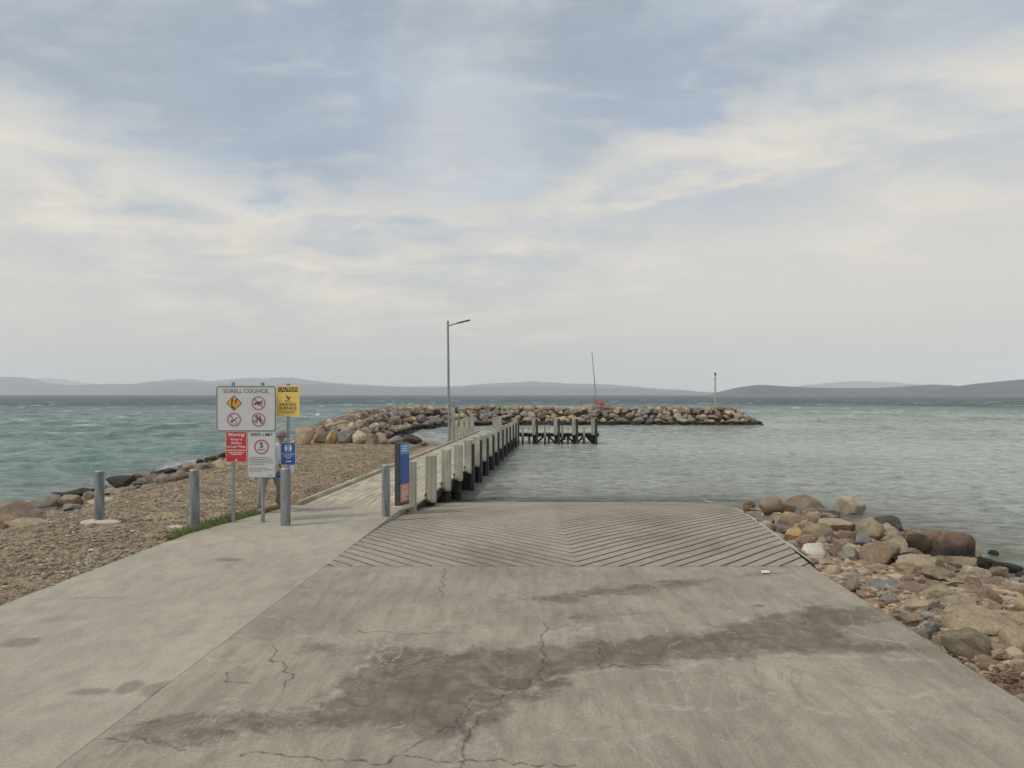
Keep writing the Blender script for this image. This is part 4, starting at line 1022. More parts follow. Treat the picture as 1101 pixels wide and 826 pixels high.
# ------------------------------------------------------------------ signs
def flat(name, col, rough=.45, emi=0):
    return simple(name, col, rough, 0, .06, 6, 0)
M_WHITE = flat('sign_white', hexc(196, 198, 198)); M_BLACK = flat('sign_black', hexc(40, 42, 46)); M_RED = flat('sign_red', hexc(188, 52, 56)); M_YEL = flat('sign_yellow', hexc(234, 200, 108))
M_BLUE = flat('sign_blue', hexc(50, 90, 156)); M_ORG = flat('sign_orange', hexc(212, 150, 58)); M_RING = flat('sign_ring_red', hexc(176, 58, 66)); M_PWHITE = flat('print_white', hexc(226, 228, 228)); M_LBLUE = flat('sign_light_blue', hexc(96, 150, 204)); M_CORAL = flat('sign_coral', hexc(196, 116, 104)); M_GREYP = flat('print_grey', hexc(96, 100, 104))
class Pl:
    """flat graphics on a panel facing -Y; x right, z up, in metres from the panel's centre"""
    def __init__(s, c, lay=.003): s.c = c; s.m = MB(); s.lay = lay
    def P(s, x, z): return (s.c[0]+x, s.c[1]-s.lay, s.c[2]+z)
    def poly(s, pts): s.m.poly([s.P(*p) for p in pts]); return s
    def rect(s, x0, z0, x1, z1): return s.poly([(x0, z0), (x1, z0), (x1, z1), (x0, z1)])
    def disc(s, x, z, r, n=28): return s.poly([(x+r*math.cos(2*math.pi*i/n), z+r*math.sin(2*math.pi*i/n)) for i in range(n)])
    def ring(s, x, z, r0, r1, n=36):
        for i in range(n):
            a, b = 2*math.pi*i/n, 2*math.pi*(i+1)/n
            s.poly([(x+r0*math.cos(a), z+r0*math.sin(a)), (x+r1*math.cos(a), z+r1*math.sin(a)), (x+r1*math.cos(b), z+r1*math.sin(b)), (x+r0*math.cos(b), z+r0*math.sin(b))])
        return s
    def line(s, x0, z0, x1, z1, w):
        d = math.hypot(x1-x0, z1-z0); nx, nz = -(z1-z0)/d*w/2, (x1-x0)/d*w/2
        return s.poly([(x0+nx, z0+nz), (x0-nx, z0-nz), (x1-nx, z1-nz), (x1+nx, z1+nz)])
    def rrect_frame(s, w, h, r, t):
        def pts(w, h, r):
            o = []
            for cx, cz, a0 in ((w-r, h-r, 0), (-w+r, h-r, 90), (-w+r, -h+r, 180), (w-r, -h+r, 270)):
                for i in range(7): a = R(a0+i*15); o.append((cx+r*math.cos(a), cz+r*math.sin(a)))
            return o
        A = pts(w, h, r); B = pts(w-t, h-t, max(r-t, .005)); n = len(A)
        for i in range(n): j = (i+1) % n; s.poly([A[i], B[i], B[j], A[j]])
        return s
    def done(s, name, mat, parent): return s.m.build(name, mat, parent)
def text(body, c, x, z, size, mat, parent, name='lettering', bold=0., lay=.003, rot=None, sxs=1.):
    cu = bpy.data.curves.new('txt', 'FONT'); cu.body = body; cu.size = size; cu.align_x = 'CENTER'; cu.align_y = 'CENTER'; cu.offset = bold*size; cu.resolution_u = 3
    t = bpy.data.objects.new('txt', cu); C.objects.link(t); dg = bpy.context.evaluated_depsgraph_get(); dg.update()
    me = bpy.data.meshes.new_from_object(t.evaluated_get(dg)); bpy.data.objects.remove(t)
    M = Matrix.Translation((c[0]+x, c[1]-lay, c[2]+z)) @ (rot or Matrix.Identity(4)) @ Matrix.Rotation(R(90), 4, 'X') @ Matrix.Diagonal((sxs, 1, 1, 1)); me.transform(M)
    root = parent
    while root.parent: root = root.parent
    me.transform(Matrix.Translation(-Vector(root.location))); me.materials.clear(); me.materials.append(mat)
    o = bpy.data.objects.new(name, me); C.objects.link(o); o.parent = parent; return o
def panel(c, w, h, mat, parent, name='sign_panel', r=.03, t=.004):
    m = MB(); o_ = []
    for cx, cz, a0 in ((w/2-r, h/2-r, 0), (-w/2+r, h/2-r, 90), (-w/2+r, -h/2+r, 180), (w/2-r, -h/2+r, 270)):
        for i in range(7): a = R(a0+i*15); o_.append((cx+r*math.cos(a), cz+r*math.sin(a)))
    A = [m.bm.verts.new((c[0]+x, c[1], c[2]+z)) for x, z in o_]; B = [m.bm.verts.new((c[0]+x, c[1]+t, c[2]+z)) for x, z in o_]
    m.bm.faces.new(A); m.bm.faces.new(B[::-1]); n = len(A)
    for i in range(n): j = (i+1) % n; m.bm.faces.new((A[i], B[i], B[j], A[j]))
    bmesh.ops.recalc_face_normals(m.bm, faces=m.bm.faces); return m.build(name, mat, parent)
YS = 13.0
def sp_(px, py, Y=YS): return ((px-CX)/F*Y, CZ-(py-HY)/F*Y)
def prect(x0, y0, x1, y1, Y=YS): a = sp_(x0, y0, Y); b = sp_(x1, y1, Y); return ((a[0]+b[0])/2, Y, (a[1]+b[1])/2), b[0]-a[0], a[1]-b[1]
sx0 = sp_(249.7, 562)[0]; sx1 = sp_(281.5, 562)[0]
sg = empty('council_sign', ((sx0+sx1)/2, YS+.045, 0), 'two post sign with white symbol board over red warning and white speed limit panels', 'sign')
for x_ in (sx0, sx1):
    m = MB(); m.tube((x_, YS+.045, -.1), (x_, YS+.045, 2.70), .030, n=14); po = m.build('post', M_GALV, sg, smooth=60)
    m = MB(); m.tube((x_, YS+.045, 2.68), (x_, YS+.045, 2.73), .036, .032, n=14); m.build('cap', M_GALVD, po)
    m = MB(); m.tube((x_, YS+.045, -.05), (x_, YS+.045, .16), .042, .040, n=14); m.build('sleeve', M_GALV, po)
    for zc in (2.55, 1.9, 1.65, 1.3):
        m = MB(); m.box((x_, YS+.025, zc), (.10, .03, .03), bev=.004); m.build('bracket', M_GALVD, po)
# council board
c, w_, h_ = prect(232.3, 415, 297, 464.3); bd = panel(c, w_, h_, M_WHITE, sg, 'symbol_board', .06)
Pl(c).rrect_frame(w_/2-.008, h_/2-.008, .055, .018).done('border', M_GREYP, bd)
text('SORELL COUNCIL', c, 0, h_/2-.105, .105, M_GREYP, bd, bold=.008, sxs=1.05)
q = w_/2/32.35
def symbol_pos(px, py): a = sp_(px, py); return a[0]-c[0], a[1]-c[2]
dx_, dz_ = symbol_pos(251.7, 433.5); D = .155
Pl(c).poly([(dx_-D, dz_), (dx_, dz_-D), (dx_+D, dz_), (dx_, dz_+D)]).done('warning_diamond', M_BLACK, bd)
Pl(c, .0055).poly([(dx_-D+.016, dz_), (dx_, dz_-D+.016), (dx_+D-.016, dz_), (dx_, dz_+D-.016)]).done('diamond_field', M_ORG, bd)
g = Pl(c, .008); g.line(dx_-.045, dz_-.04, dx_-.035, dz_+.075, .02); g.line(dx_-.06, dz_+.04, dx_-.01, dz_+.045, .012); g.disc(dx_-.032, dz_+.088, .013, 10); g.line(dx_+.02, dz_+.02, dx_+.05, dz_+.07, .02); g.line(dx_+.02, dz_+.02, dx_+.05, dz_-.01, .014); g.disc(dx_+.06, dz_+.065, .013, 10)
g.poly([(dx_-.055, dz_-.07), (dx_-.04, dz_-.04), (dx_+.02, dz_-.10), (dx_+.0, dz_-.125)]); g.done('pictogram', M_BLACK, bd)
def prohib(px, py, draw):
    x, z = symbol_pos(px, py); r = .132
    p = Pl(c, .0075).ring(x, z, r-.016, r); p.done('prohibition_ring', M_RING, bd)
    g = Pl(c, .0055); draw(g, x, z); g.done('pictogram', M_BLACK, bd)
    Pl(c, .009).line(x-.085, z+.085, x+.085, z-.085, .014).done('slash', M_RING, bd)
def diver(g, x, z):
    g.line(x-.085, z-.02, x+.03, z+.025, .03); g.line(x-.05, z+.035, x-.0, z+.01, .018); g.line(x+.02, z+.02, x+.07, z-.03, .018); g.disc(x+.062, z+.03, .019, 12); g.line(x-.02, z+.0, x+.01, z-.045, .02)
def angler(g, x, z):
    g.line(x-.06, z-.045, x+.08, z+.05, .014); g.line(x-.06, z-.045, x-.02, z-.015, .03); g.disc(x-.045, z-.035, .018, 10); g.line(x-.06, z-.085, x+.06, z-.085, .008)
def rider(g, x, z):
    g.ring(x-.055, z-.035, .026, .036, 16); g.ring(x+.055, z-.035, .026, .036, 16); g.line(x-.055, z-.035, x-.01, z+.01, .014); g.line(x-.01, z+.01, x+.05, z-.03, .014); g.line(x-.03, z+.055, x-.005, z+.01, .026); g.disc(x-.035, z+.075, .016, 10); g.line(x+.03, z+.05, x+.035, z-.02, .026); g.disc(x+.025, z+.07, .016, 10); g.line(x-.03, z+.04, x+.02, z+.02, .012)
prohib(278, 433.5, diver); prohib(251.7, 451.3, angler); prohib(278, 451.3, rider)
# red warning panel
c, w_, h_ = prect(242.7, 463.8, 265.8, 497.3); c = (c[0], YS-.002, c[2]); rp = panel(c, w_, h_, M_RED, sg, 'warning_panel', .02)
Pl(c).rrect_frame(w_/2-.006, h_/2-.006, .018, .006).done('border', M_PWHITE, rp)
text('Warning!', c, 0, .235, .088, M_PWHITE, rp, bold=.012)
for s_, z in (('Water is', .145), ('Shallow', .075), ('at Low Tides', .005)): text(s_, c, 0, z, .066, M_PWHITE, rp, bold=.006)
def bars(c, x0, x1, zs, hgt, mat, parent, seed, name='small_print'):
    r_ = random.Random(seed); g = Pl(c)
    for (z, f0, f1) in zs:
        x = x0+(x1-x0)*f0; xe = x0+(x1-x0)*f1
        while x < xe:
            w2 = min(r_.uniform(.012, .04), xe-x); g.rect(x, z-hgt/2, x+w2, z+hgt/2); x += w2+.008
    g.done(name, mat, parent)
bars(c, -w_/2+.03, w_/2-.03, [(-.065, 0, 1), (-.11, .08, .92), (-.145, .2, .8)], .016, M_PWHITE, rp, 1)
g = Pl(c); g.poly([(-.022, -h_/2+.03), (.022, -h_/2+.03), (0, -h_/2+.075)]); g.done('emblem', M_PWHITE, rp)
# speed limit panel
c, w_, h_ = prect(266.2, 464, 296.3, 513.5); c = (c[0], YS-.002, c[2]); sl = panel(c, w_, h_, M_WHITE, sg, 'speed_limit_panel', .02)
Pl(c).rrect_frame(w_/2-.005, h_/2-.005, .018, .004).done('border', M_GREYP, sl)
text('SPEED LIMIT', c, 0, h_/2-.065, .082, M_BLACK, sl, bold=.01)
cz_ = h_/2-.30
Pl(c).ring(0, cz_, .118, .142).done('limit_ring', M_RED, sl)
text('5', c, 0, cz_+.03, .15, M_BLACK, sl, bold=.025); text('KNOTS', c, 0, cz_-.058, .046, M_BLACK, sl, bold=.012)
bars(c, -w_/2+.03, w_/2-.03, [(-.06, .02, .85), (-.095, 0, 1), (-.13, 0, .93), (-.165, .05, 1), (-.20, 0, .6), (-.265, .02, .75), (-.30, 0, .95), (-.335, .0, .5), (-.40, .75, .97)], .011, M_GREYP, sl, 2)
# caution sign on its own pole
YC = 13.15
xx = sp_(309.3, 565, YC)[0]
cs = empty('caution_sign', (xx, YC+.04, 0), 'single pole with a yellow caution sign above a small blue toilet sign', 'sign')
m = MB(); m.tube((xx, YC+.04, -.1), (xx, YC+.04, 2.68), .030, n=14); po = m.build('post', M_GALV, cs, smooth=60)
m = MB(); m.tube((xx, YC+.04, 2.66), (xx, YC+.04, 2.71), .036, .032, n=14); m.build('cap', M_GALVD, po)
c, w_, h_ = prect(297.3, 415, 322, 448, YC); yp = panel(c, w_, h_, M_YEL, cs, 'caution_panel', .02)
Pl(c).rect(-w_/2+.03, h_/2-.115, w_/2-.03, h_/2-.028).done('heading_band', M_BLACK, yp)
text('CAUTION', c, 0, h_/2-.073, .085, M_YEL, yp, bold=.012, lay=.006)
g = Pl(c); g.line(-.02, .09, .02, .05, .026); g.line(.02, .05, -.01, .02, .016); g.line(-.03, .07, .0, .06, .012); g.line(.02, .05, .05, .10, .014); g.disc(-.03, .108, .014, 10); g.line(-.06, .0, .06, .0, .01); g.line(-.05, .008, -.03, .02, .01); g.done('pictogram', M_BLACK, yp)
text('UNEVEN', c, 0, -.065, .082, M_BLACK, yp, bold=.008); text('SURFACE', c, 0, -.14, .085, M_BLACK, yp, bold=.008)
bars(c, -w_/2+.05, w_/2-.05, [(-.20, .05, .95), (-.23, .2, .8)], .011, M_BLACK, yp, 3)
c, w_, h_ = prect(301.7, 475.8, 318.2, 500.5, YC); bp = panel(c, w_, h_, M_BLUE, cs, 'toilet_sign_panel', .02)
Pl(c).rrect_frame(w_/2-.004, h_/2-.004, .018, .007).done('border', M_PWHITE, bp)
g = Pl(c)
for s_ in (-1, 1):
    g.disc(s_*.045, .165, .017, 12); g.rect(s_*.045-.026, .085, s_*.045+.026, .143); g.rect(s_*.045-.018, .045, s_*.045-.004, .083); g.rect(s_*.045+.004, .045, s_*.045+.018, .083)
g.rect(-.004, .04, .004, .185); g.disc(.0, .2, .006, 6)
g.rect(-.045, -.155, .03, -.138); g.poly([(.03, -.17), (.062, -.1465), (.03, -.123)])
g.done('pictogram', M_PWHITE, bp)
bars(c, -w_/2+.03, w_/2-.03, [(.0, 0, 1), (-.04, .15, .85), (-.08, .3, .7)], .015, M_PWHITE, bp, 4)

# ------------------------------------------------------------------ pillar sign
Xp, Yp_, _ = unproj(431.5, 547); Yp_ += .1
ps = empty('pillar_sign', (Xp, Yp_, 0), 'slim blue and red information pillar with dark grey edge on a concrete plinth', 'sign')
az_ = R(69)     # the face's turn: it looks towards the ramp
Mz = Matrix.Translation((Xp, Yp_, 0)) @ Matrix.Rotation(az_, 4, 'Z')
def lbox(m, c, s, bev=0): m.box(Mz @ Vector(c), s, rz=az_, bev=bev); return m
W2, T2_, H2 = .42, .13, 1.40
lbox(MB(), (0, 0, H2/2+.04), (W2, T2_, H2), .008).build('pillar_body', M_DARKM, ps)
lbox(MB(), (0, -.02, .03), (W2+.10, .24, .09), .012).build('plinth', M_CEM, ps)
def face(x0, z0, x1, z1, lay):
    return [Mz @ Vector((x0, -T2_/2-lay, z0)), Mz @ Vector((x1, -T2_/2-lay, z0)), Mz @ Vector((x1, -T2_/2-lay, z1)), Mz @ Vector((x0, -T2_/2-lay, z1))]
MB().poly(face(-W2/2+.02, .54, W2/2-.012, 1.18, .003)).build('blue_panel', M_BLUE, ps)
MB().poly(face(-W2/2+.02, 1.18, W2/2-.012, 1.42, .003)).build('light_blue_heading', M_LBLUE, ps)
MB().poly(face(-W2/2+.02, .14, W2/2-.012, .54, .003)).build('red_panel', M_CORAL, ps)
m = MB()
r_ = random.Random(5)
for z in (.49, .45, .40, .36, .32, .28, .24, .20): m.poly(face(-W2/2+.05, z-.008, -W2/2+.05+r_.uniform(.2, .32), z+.006, .006))
for z in (1.36, 1.31, 1.26): m.poly(face(-W2/2+.06, z-.01, -W2/2+.06+r_.uniform(.12, .3), z+.01, .006))
m.build('small_print', M_PWHITE, ps)

# ------------------------------------------------------------------ person
def person():
    Yb = 14.1; cx0 = (288-CX)/F*Yb
    e = empty('person', (cx0, Yb, 0), 'person in a blue and white top and grey trousers walking behind the council sign', 'person')
    def P(px, z, dy=0): return ((px-CX)/F*(Yb+dy), dy, z)
    J = dict(pel=P(290, .93), sp1=P(293, 1.10), ch=P(298, 1.30), nk=P(301.5, 1.445), hb=P(302, 1.50),
             hpL=P(286, .90, -.05), knL=P(281, .50, -.10), anL=P(279.5, .10, -.05), toL=P(284, .05, -.13),
             hpR=P(295, .90, .10), knR=P(301, .50, .28), anR=P(298.5, .12, .62), toR=P(303.5, .06, .60),
             shL=P(293.5, 1.37, -.15), elL=P(291, 1.10, -.22), wrL=P(299, .96, -.26),
             shR=P(306, 1.37, .12), elR=P(311, 1.12, .10), wrR=P(309.5, .92, -.02))
    def skin(name, edges, rad, mat, parent, root, sub=2):
        names = list(dict.fromkeys([n for ed in edges for n in ed])); me = bpy.data.meshes.new(name)
        base = Vector((cx0, 0, 0))
        me.from_pydata([tuple(Vector(J[n])-base) for n in names], [(names.index(a), names.index(b)) for a, b in edges], [])
        o = bpy.data.objects.new(name, me); C.objects.link(o); md = o.modifiers.new('s', 'SKIN'); md.use_smooth_shade = True
        if not me.skin_vertices: me.skin_vertices.new() if hasattr(me.skin_vertices, 'new') else None
        for i, n in enumerate(names):
            r = rad[n]; me.skin_vertices[0].data[i].radius = r if isinstance(r, tuple) else (r, r)
            me.skin_vertices[0].data[i].use_root = (n == root)
        o.modifiers.new('d', 'SUBSURF').levels = sub; o.modifiers['d'].render_levels = sub
        dg = bpy.context.evaluated_depsgraph_get(); dg.update(); m2 = bpy.data.meshes.new_from_object(o.evaluated_get(dg)); bpy.data.objects.remove(o)
        o = bpy.data.objects.new(name, m2); C.objects.link(o); m2.materials.clear(); m2.materials.append(mat); o.parent = parent
        m2.polygons.foreach_set('use_smooth', [True]*len(m2.polygons)); return o
    M_SKIN = simple('skin', hexc(176, 142, 122), .6, 0, .08, 10, 0); M_TR = simple('grey_cloth', hexc(146, 142, 134), .9, 0, .12, 14, .3, 60); M_TOP = simple('white_cloth', hexc(214, 218, 224), .9, 0, .08, 9, .2, 30); M_BLT = simple('blue_cloth', hexc(44, 82, 158), .9, 0, .1, 9, .2); M_HAT = simple('grey_felt', hexc(140, 130, 122), .95, 0, .12, 18, .3)
    rad = dict(pel=(.15, .12), sp1=(.135, .105), ch=(.17, .12), nk=.055, hb=.052, hpL=.085, knL=.056, anL=.042, toL=(.035, .03), hpR=.085, knR=.056, anR=.042, toR=(.035, .03), shL=.06, elL=.042, wrL=.028, shR=.06, elR=.042, wrR=.028)
    J['hd'] = P(302.8, 1.60); rad['hd'] = .095; J['ht'] = P(303, 1.655); rad['ht'] = .07
    J['haL'] = P(302.5, .90, -.27); rad['haL'] = (.036, .018); J['haR'] = P(308.5, .84, -.03); rad['haR'] = (.036, .018)
    body = skin('body', [('pel', 'sp1'), ('sp1', 'ch'), ('ch', 'nk'), ('nk', 'hb'), ('hb', 'hd'), ('hd', 'ht'), ('pel', 'hpL'), ('hpL', 'knL'), ('knL', 'anL'), ('anL', 'toL'), ('pel', 'hpR'), ('hpR', 'knR'), ('knR', 'anR'), ('anR', 'toR'),
         ('ch', 'shL'), ('shL', 'elL'), ('elL', 'wrL'), ('wrL', 'haL'), ('ch', 'shR'), ('shR', 'elR'), ('elR', 'wrR'), ('wrR', 'haR')], rad, M_SKIN, e, 'pel')
    # fingers
    fm = MB()
    for hn, dirv in (('haL', Vector((.5, -.05, -.8))), ('haR', Vector((-.25, -.1, -.95)))):
        h0 = Vector(J[hn])+Vector((0, Yb, 0)); dirv.normalize(); side = Vector((0, 1, 0))
        for f, (o_, L_) in enumerate(((-.024, .06), (-.008, .07), (.008, .066), (.024, .052))):
            a = h0+side*o_+dirv*.02; b = a+dirv*L_*.55; c2 = b+(dirv+Vector((.5, 0, .1))).normalized()*L_*.5
            fm.tube(a, b, .009, .008, 8); fm.tube(b, c2, .008, .006, 8)
        a = h0+side*-.034; fm.tube(a, a+(dirv*.6+side*-.6).normalized()*.05, .011, .008, 8)
    fm.build('hands', M_SKIN, e, smooth=60)
    r2 = {k_: ((v[0]*1.13+.006, v[1]*1.13+.006) if isinstance(v, tuple) else v*1.22+.010) for k_, v in rad.items()}
    r2['anL'] = .088; r2['anR'] = .078; r2['knL'] = .088; r2['knR'] = .08; r2['hpL'] = .112; r2['hpR'] = .108; r2['pel'] = (.165, .135)
    skin('trousers', [('pel', 'hpL'), ('hpL', 'knL'), ('knL', 'anL'), ('pel', 'hpR'), ('hpR', 'knR'), ('knR', 'anR')], r2, M_TR, e, 'pel')
    r3 = dict(r2); r3['nk'] = .085; J['sk'] = P(291, .82); r3['sk'] = (.185, .15); r3['pel'] = (.18, .145); r3['sp1'] = (.16, .13); r3['ch'] = (.19, .135)
    skin('top', [('sk', 'pel'), ('pel', 'sp1'), ('sp1', 'ch'), ('ch', 'nk'), ('ch', 'shL'), ('shL', 'elL'), ('ch', 'shR'), ('shR', 'elR'), ('elR', 'wrR')], r3, M_TOP, e, 'pel')
    sc = MB(); nk = Vector(J['nk'])+Vector((0, Yb, 0)); sc.ball(nk+Vector((0, 0, -.06)), .1, (1.35, 1.05, .55)); sc.build('scarf', M_BLT, e, smooth=180)
    hm = MB(); ba = P(300, .84); hm.ball((ba[0], Yb, .80), .16, (1.1, .95, .35)); hm.build('shirt_hem', M_BLT, e, smooth=180)
    hd = Vector(J['hd'])+Vector((0, Yb, 0)); hr = MB(); hr.ball(hd+Vector((-.005, .012, .055)), .105, (1., 1.1, .85)); hr.tube(hd+Vector((0, 0, .03)), hd+Vector((0, 0, .045)), .15, .14, 24); hr.build('hat', M_HAT, e, smooth=180)
    fc_ = MB(); fc_.ball(hd+Vector((.03, -.095, -.01)), .013, (1, 1.3, 1.4)); fc_.build('nose', M_SKIN, e)
    ey = MB(); ey.ball(hd+Vector((-.005, -.09, .012)), .009); ey.ball(hd+Vector((.06, -.072, .012)), .009); ey.build('eyes', M_BLACK, e)
    er = MB(); er.ball(hd+Vector((-.09, 0, 0)), .022, (.5, 1, 1.4)); er.ball(hd+Vector((.09, .02, 0)), .022, (.5, 1, 1.4)); er.build('ears', M_SKIN, e)
    mo = MB(); mo.box(hd+Vector((.03, -.085, -.045)), (.04, .01, .008), bev=.002); mo.build('mouth', M_RED, e)
    for a_, t_ in (('anL', 'toL'), ('anR', 'toR')):
        sh = MB(); A = Vector(J[a_])+Vector((0, Yb, 0)); T = Vector(J[t_])+Vector((0, Yb, 0)); mid = (A+T)/2; sh.ball((mid.x, mid.y, .055+(T.z-.05)), .06, (1.5, 1.1, .85)); sh.build('shoe', M_HAT, e, smooth=180)
    bag = MB(); bx = P(313, .90)[0]; bag.box((bx, Yb-.05, 1.0), (.20, .06, .30), bev=.02, M=Matrix.Rotation(R(14), 4, 'Y')); b_ = bag.build('white_folder', M_TOP); b_.name = 'folder'
    return e, b_
pe, fo_ = person(); tag(fo_, 'white folder held at the walking person\'s side behind the blue toilet sign', 'folder')

# ------------------------------------------------------------------ jetty
B_ = .0859; jr = lambda Y: -3.49+B_*Y+1.29*0-.0; 
def JXR(Y): return -3.49+B_*Y         # right (harbour) edge
def JXL(Y): return JXR(Y)-2.68        # left edge
YAW = -math.atan(B_)
jt = empty('jetty', (-3.55, 15, 0), 'long weathered timber jetty with pale posts, dark piles and an end arm to the right', 'jetty')
Y0, Y1 = 15.03, 45.6
dk = MB(); nb = 15; bw = 2.68/nb
for i in range(nb):
    x0 = -2.68+i*bw; y = Y0+ (0 if True else 0); L0 = Y0
    while L0 < Y1-.01:
        L1 = min(Y1, L0+random.uniform(3.4, 5.2)) if L0 > Y0 else min(Y1, L0+random.uniform(1.2, 5))
        if Y1-L1 < 1: L1 = Y1
        za = random.uniform(-.006, .004); pts8 = []
        a = JXR(L0)+x0; b = JXR(L1)+x0
        dk_c = ((a+b)/2+bw/2, (L0+L1)/2, -.025+za); dk.box(dk_c, (bw-.012, (L1-L0)*math.sqrt(1+B_*B_)-.006, .05), rz=YAW); L0 = L1
# arm deck
for i in range(13):
    y = 43.55+i*.18; dk.box((3.05, y, -.026+random.uniform(-.004, .004)), (5.3, .168, .05))
dk.build('deck', M_DECK, jt)
kb_ = MB(); kb_.box(((JXL(Y0)+JXL(Y1))/2+.06, (Y0+Y1)/2, .045), (.10, (Y1-Y0)*1.003, .085), rz=YAW, bev=.01); kb_.build('kerb_rail', M_DECK, jt)
bm_ = MB()
for x0 in (-2.60, -1.35, -.10): bm_.box(((JXR(Y0)+JXR(Y1))/2+x0, (Y0+Y1)/2+.05, -.17), (.14, (Y1-Y0)*1.003-.2, .22), rz=YAW)
for y in (43.7, 44.6, 45.5): bm_.box((3.1, y, -.165), (5.2, .14, .22))
bm_.build('stringers', M_PILE, jt)
stY = [16.4+2.02*i for i in range(14)]
for y in stY: MB().box((JXR(y)-1.34, y+.18, -.39), (2.9, .22, .22), rz=YAW).build('cross_beam', M_PILE, jt)
for x in (1.6, 3.4, 5.2): MB().box((x, 44.6, -.385), (.2, 2.3, .2)).build('cross_beam', M_PILE, jt)
for i, y in enumerate(stY):
    x = JXR(y)+.11
    ht = (1.03, 1.02, 1.0, 1.0, .98, .92, .92, .92, .93, .93, .9, .9, .9, .95)[i]
    m = MB(); m.box((x-.02, y, (ht-.10)/2-.05+random.uniform(-.01, .01)), (.25, .22, ht+.12), rz=YAW+random.uniform(-.02, .02), bev=.012); po = m.build('fender_post', M_POST, jt)
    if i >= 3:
        m = MB(); m.box((x+.135, y+.02, ht/2-.20-.38), (.09, .23, ht+.10+.72), rz=YAW, bev=.01); m.build('dark_side_strip', M_DSIDE, po)  # added dark strip: keeps the post's right side dark whatever the lighting
    if i < 4:
        m = MB(); m.box((x-.16, y-.09, -.02), (.05, .03, .22), rz=YAW, M=Matrix.Rotation(R(20), 4, 'Y')); m.box((x-.12, y-.11, -.12), (.18, .03, .05), rz=YAW); m.build('bracket', M_RUST, po)
    m = MB(); m.tube((x-.10, y+.2, -3.2), (x-.10, y+.2, -.1), .17, .16, 12); m.build('pile', M_PILE, jt, smooth=40)
    m = MB(); xl = JXL(y)+.2; m.tube((xl, y+.2, -3.2), (xl, y+.2, -.1), .16, .15, 12); m.build('pile', M_PILE, jt, smooth=40)
    if i % 3 == 1:
        m = MB(); m.bar((x-.1, y+.4, -.35), (xl, y+.4, -1.2), .08, .14); m.build('brace', M_PILE, jt)
# first post by the pillar sign and taller ones on the far left
for (px, py, ztop, zb, w_) in ((442.5, 545, .98, -.25, .20),):
    Y = 15.15; x = (px-CX)/F*Y; m = MB(); m.box((x, Y, (ztop+zb)/2), (w_, .2, ztop-zb), rz=YAW, bev=.01); m.build('fender_post', M_POST, jt)
for px, zt in ((489.5, 1.05), (496, 1.05), (501.5, 1.12), (506.8, 1.18)):
    Y = 4445/(611.6-px); x = JXL(Y)-.02; m = MB(); m.box((x, Y, (zt-.5)/2), (.24, .24, zt+.5), rz=YAW, bev=.012); m.build('mooring_post', M_POST, jt)
for px, zt in ((537, .95), (532, .9)):
    Y = 45.0; x = (px-CX)/F*Y; m = MB(); m.box((x, Y, zt/2-.2), (.3, .26, zt+.5), bev=.012); m.build('mooring_post', M_POST, jt)
# arm posts
for px, zt in ((555.5, .98), (575.5, .96), (599, .97), (618.5, .95), (639.2, .97)):
    Y = 43.35; x = (px-CX)/F*Y; m = MB(); m.box((x-.10, Y, (zt-.16)/2), (.21, .24, zt+.16), bev=.012); po = m.build('fender_post', M_POST, jt)
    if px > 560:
        m = MB(); m.box((x+.11, Y-.01, zt/2-.62), (.14, .26, zt+1.14), bev=.012); m.build('dark_side_strip', M_DSIDE, po)  # same added strip as the dark right side of the arm posts
        m = MB(); m.tube((x, Y+.35, -3.2), (x, Y+.35, -.28), .16, n=12); m.build('pile', M_PILE, jt)
for px, zt in ((562, .22), (569, .10), (586, .25), (590, .18), (604.5, .24), (610.5, .15), (627.8, .26)):
    Y = 43.36 if px in (562, 586, 604.5, 627.8) else 45.8; x = (px-CX)/F*Y; m = MB(); m.box((x, Y, zt/2-.5), (.13, .14, zt+1.4), bev=.008); m.build('short_post', M_POST, jt)
for a, b in ((577, 597), (600, 617), (620, 637)):
    Y = 43.9; m = MB(); m.bar(((a-CX)/F*Y, Y, -.72), ((a+8-CX)/F*Y, Y, -.25), .08, .12); m.bar(((b-CX)/F*Y, Y, -.72), ((b-7-CX)/F*Y, Y, -.25), .08, .12); m.build('brace', M_PILE, jt)

# ------------------------------------------------------------------ lamp, poles, flag, buoy, paper
YL = 34.6; xl = (483-CX)/F*YL
lp = empty('street_lamp', (xl, YL, 0), 'tall thin grey lamp pole with a single arm standing on the jetty', 'street lamp')
zt = CZ+77*YL/F
MB().tube((xl, YL, 0), (xl-.07, YL, zt), .075, .05, 16).build('pole', M_GALVD, lp, smooth=60)
MB().box((xl, YL, .02), (.3, .3, .04), bev=.005).build('base_plate', M_GALVD, lp)
m = MB(); m.tube((xl-.07, YL, zt-.17), (xl+.45, YL, zt-.02), .035, .032, 12); m.build('arm', M_GALVD, lp)
m = MB(); a = Vector((xl+.42, YL, zt-.03)); b = Vector((xl+1.08, YL, zt+.13)); m.bar(a, b, .22, .06); m.build('lamp_head', M_DARKM, lp)
m = MB(); m.tube((xl-.07, YL, zt-.02), (xl-.07, YL, zt+.10), .06, .05, 12); m.build('cap', M_GALVD, lp)
m = MB(); m.box((xl+.14, YL+.6, .85), (.2, .2, 1.9), bev=.01); tp = m.build('mooring_post', M_POST, jt)

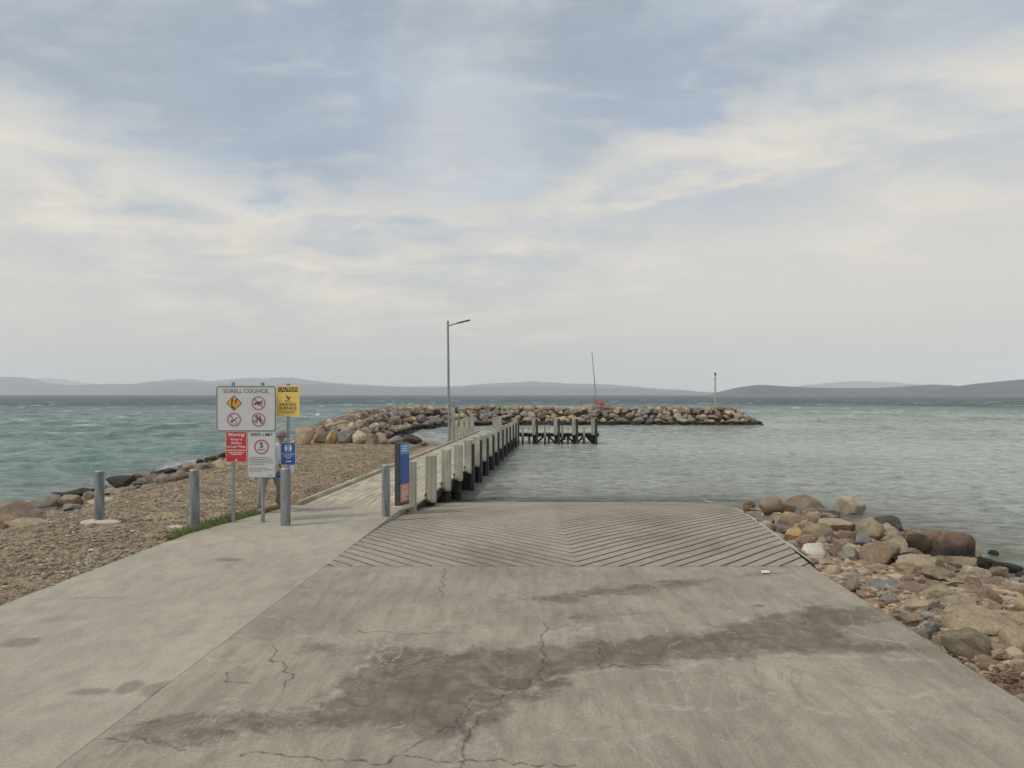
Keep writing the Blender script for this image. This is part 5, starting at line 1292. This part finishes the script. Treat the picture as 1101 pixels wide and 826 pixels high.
yf = 72.5; xf = (641-CX)/F*yf
fp = empty('flag_pole', (xf, yf, .85), 'thin leaning pole with a drooping red flag on the breakwater crest', 'flag pole')
tp_ = Vector(((636.5-CX)/F*yf, yf, CZ+44*yf/F)); bs = Vector((xf, yf, .6))
mid = bs.lerp(tp_, .55)+Vector((.06, 0, 0)); m = MB(); m.tube(bs, mid, .065, .05, 10); m.tube(mid, tp_, .05, .035, 10); m.build('pole', M_GALVD, fp, smooth=60)
m = MB(); m.ball(tp_, .08, (1, 1, 1), 2); m.build('finial', M_GALVD, fp)
k = NT('red_flag_cloth'); k.b.inputs['Base Color'].default_value = hexc(206, 84, 90); k.b.inputs['Roughness'].default_value = .8; MF = k.m
NU, NV = 22, 9; V = []
p0 = Vector(((638.7-CX)/F*yf, yf, CZ-4.2*yf/F)) ; 
for i in range(NU):
    u = i/(NU-1)
    for j in range(NV):
        v = j/(NV-1); wv = .10*math.sin(u*9+v*2)*u
        w0 = .85*(1-.72*u); V.append((p0.x+.03+1.45*u, p0.y+wv+.06*math.sin(u*14)*v, p0.z+.0-.85*u**.9-w0*.62*v+.04*math.sin(u*11)))
fl = np_mesh('flag', np.array(V)-np.array(fp.location), grid_faces(NU, NV), MF, True); fl.parent = fp
md = fl.modifiers.new('t', 'SOLIDIFY'); md.thickness = .01
ym = 72.8; xm = (769-CX)/F*ym; M_MAST = simple('weathered_white_paint', hexc(178, 170, 158), .7, 0, .2, 6, .1)
mp_ = empty('marker_pole', (xm, ym, .8), 'straight off white marker pole with a small lamp near the breakwater tip', 'marker pole')
zt = CZ+20.5*ym/F; MB().tube((xm, ym, .5), (xm, ym, zt), .085, .075, 14).build('pole', M_MAST, mp_, smooth=60)
MB().tube((xm, ym, zt), (xm, ym, zt+.28), .11, .09, 14).build('lantern', M_DARKM, mp_, smooth=60)
MB().bar((xm-.22, ym, zt-.45), (xm+.1, ym, zt-.45), .04, .04).build('crossbar', M_DARKM, mp_)
xb, yb, _ = unproj(342, 447.5, None, ZW); M_BUOY = simple('white_plastic', hexc(226, 226, 222), .4, 0, .08, 5, 0)
by = empty('buoy', (xb, yb, ZW), 'white round mooring buoy floating left of the breakwater', 'buoy')
MB().ball((xb, yb, ZW+.12), .30, (1, 1, .92), 4).build('float', M_BUOY, by, smooth=180); m = MB(); m.tube((xb, yb, ZW+.36), (xb, yb, ZW+.5), .05, .03, 10); m.build('eye', M_GALVD, by)
X, Y, _ = unproj(822, 616.3); pp = MB(); vs = []
for i in range(6):
    for j in range(5): vs.append(pp.bm.verts.new((X-.05+i*.022+j*.006, Y-.05+j*.03, .006+.02*abs(math.sin(i*1.3+j*.9)))))
for i in range(5):
    for j in range(4): pp.bm.faces.new((vs[i*5+j], vs[(i+1)*5+j], vs[(i+1)*5+j+1], vs[i*5+j+1]))
tag(pp.build('paper_scrap', M_PWHITE), 'crumpled white paper scrap lying on the apron by the grooved ramp', 'litter')
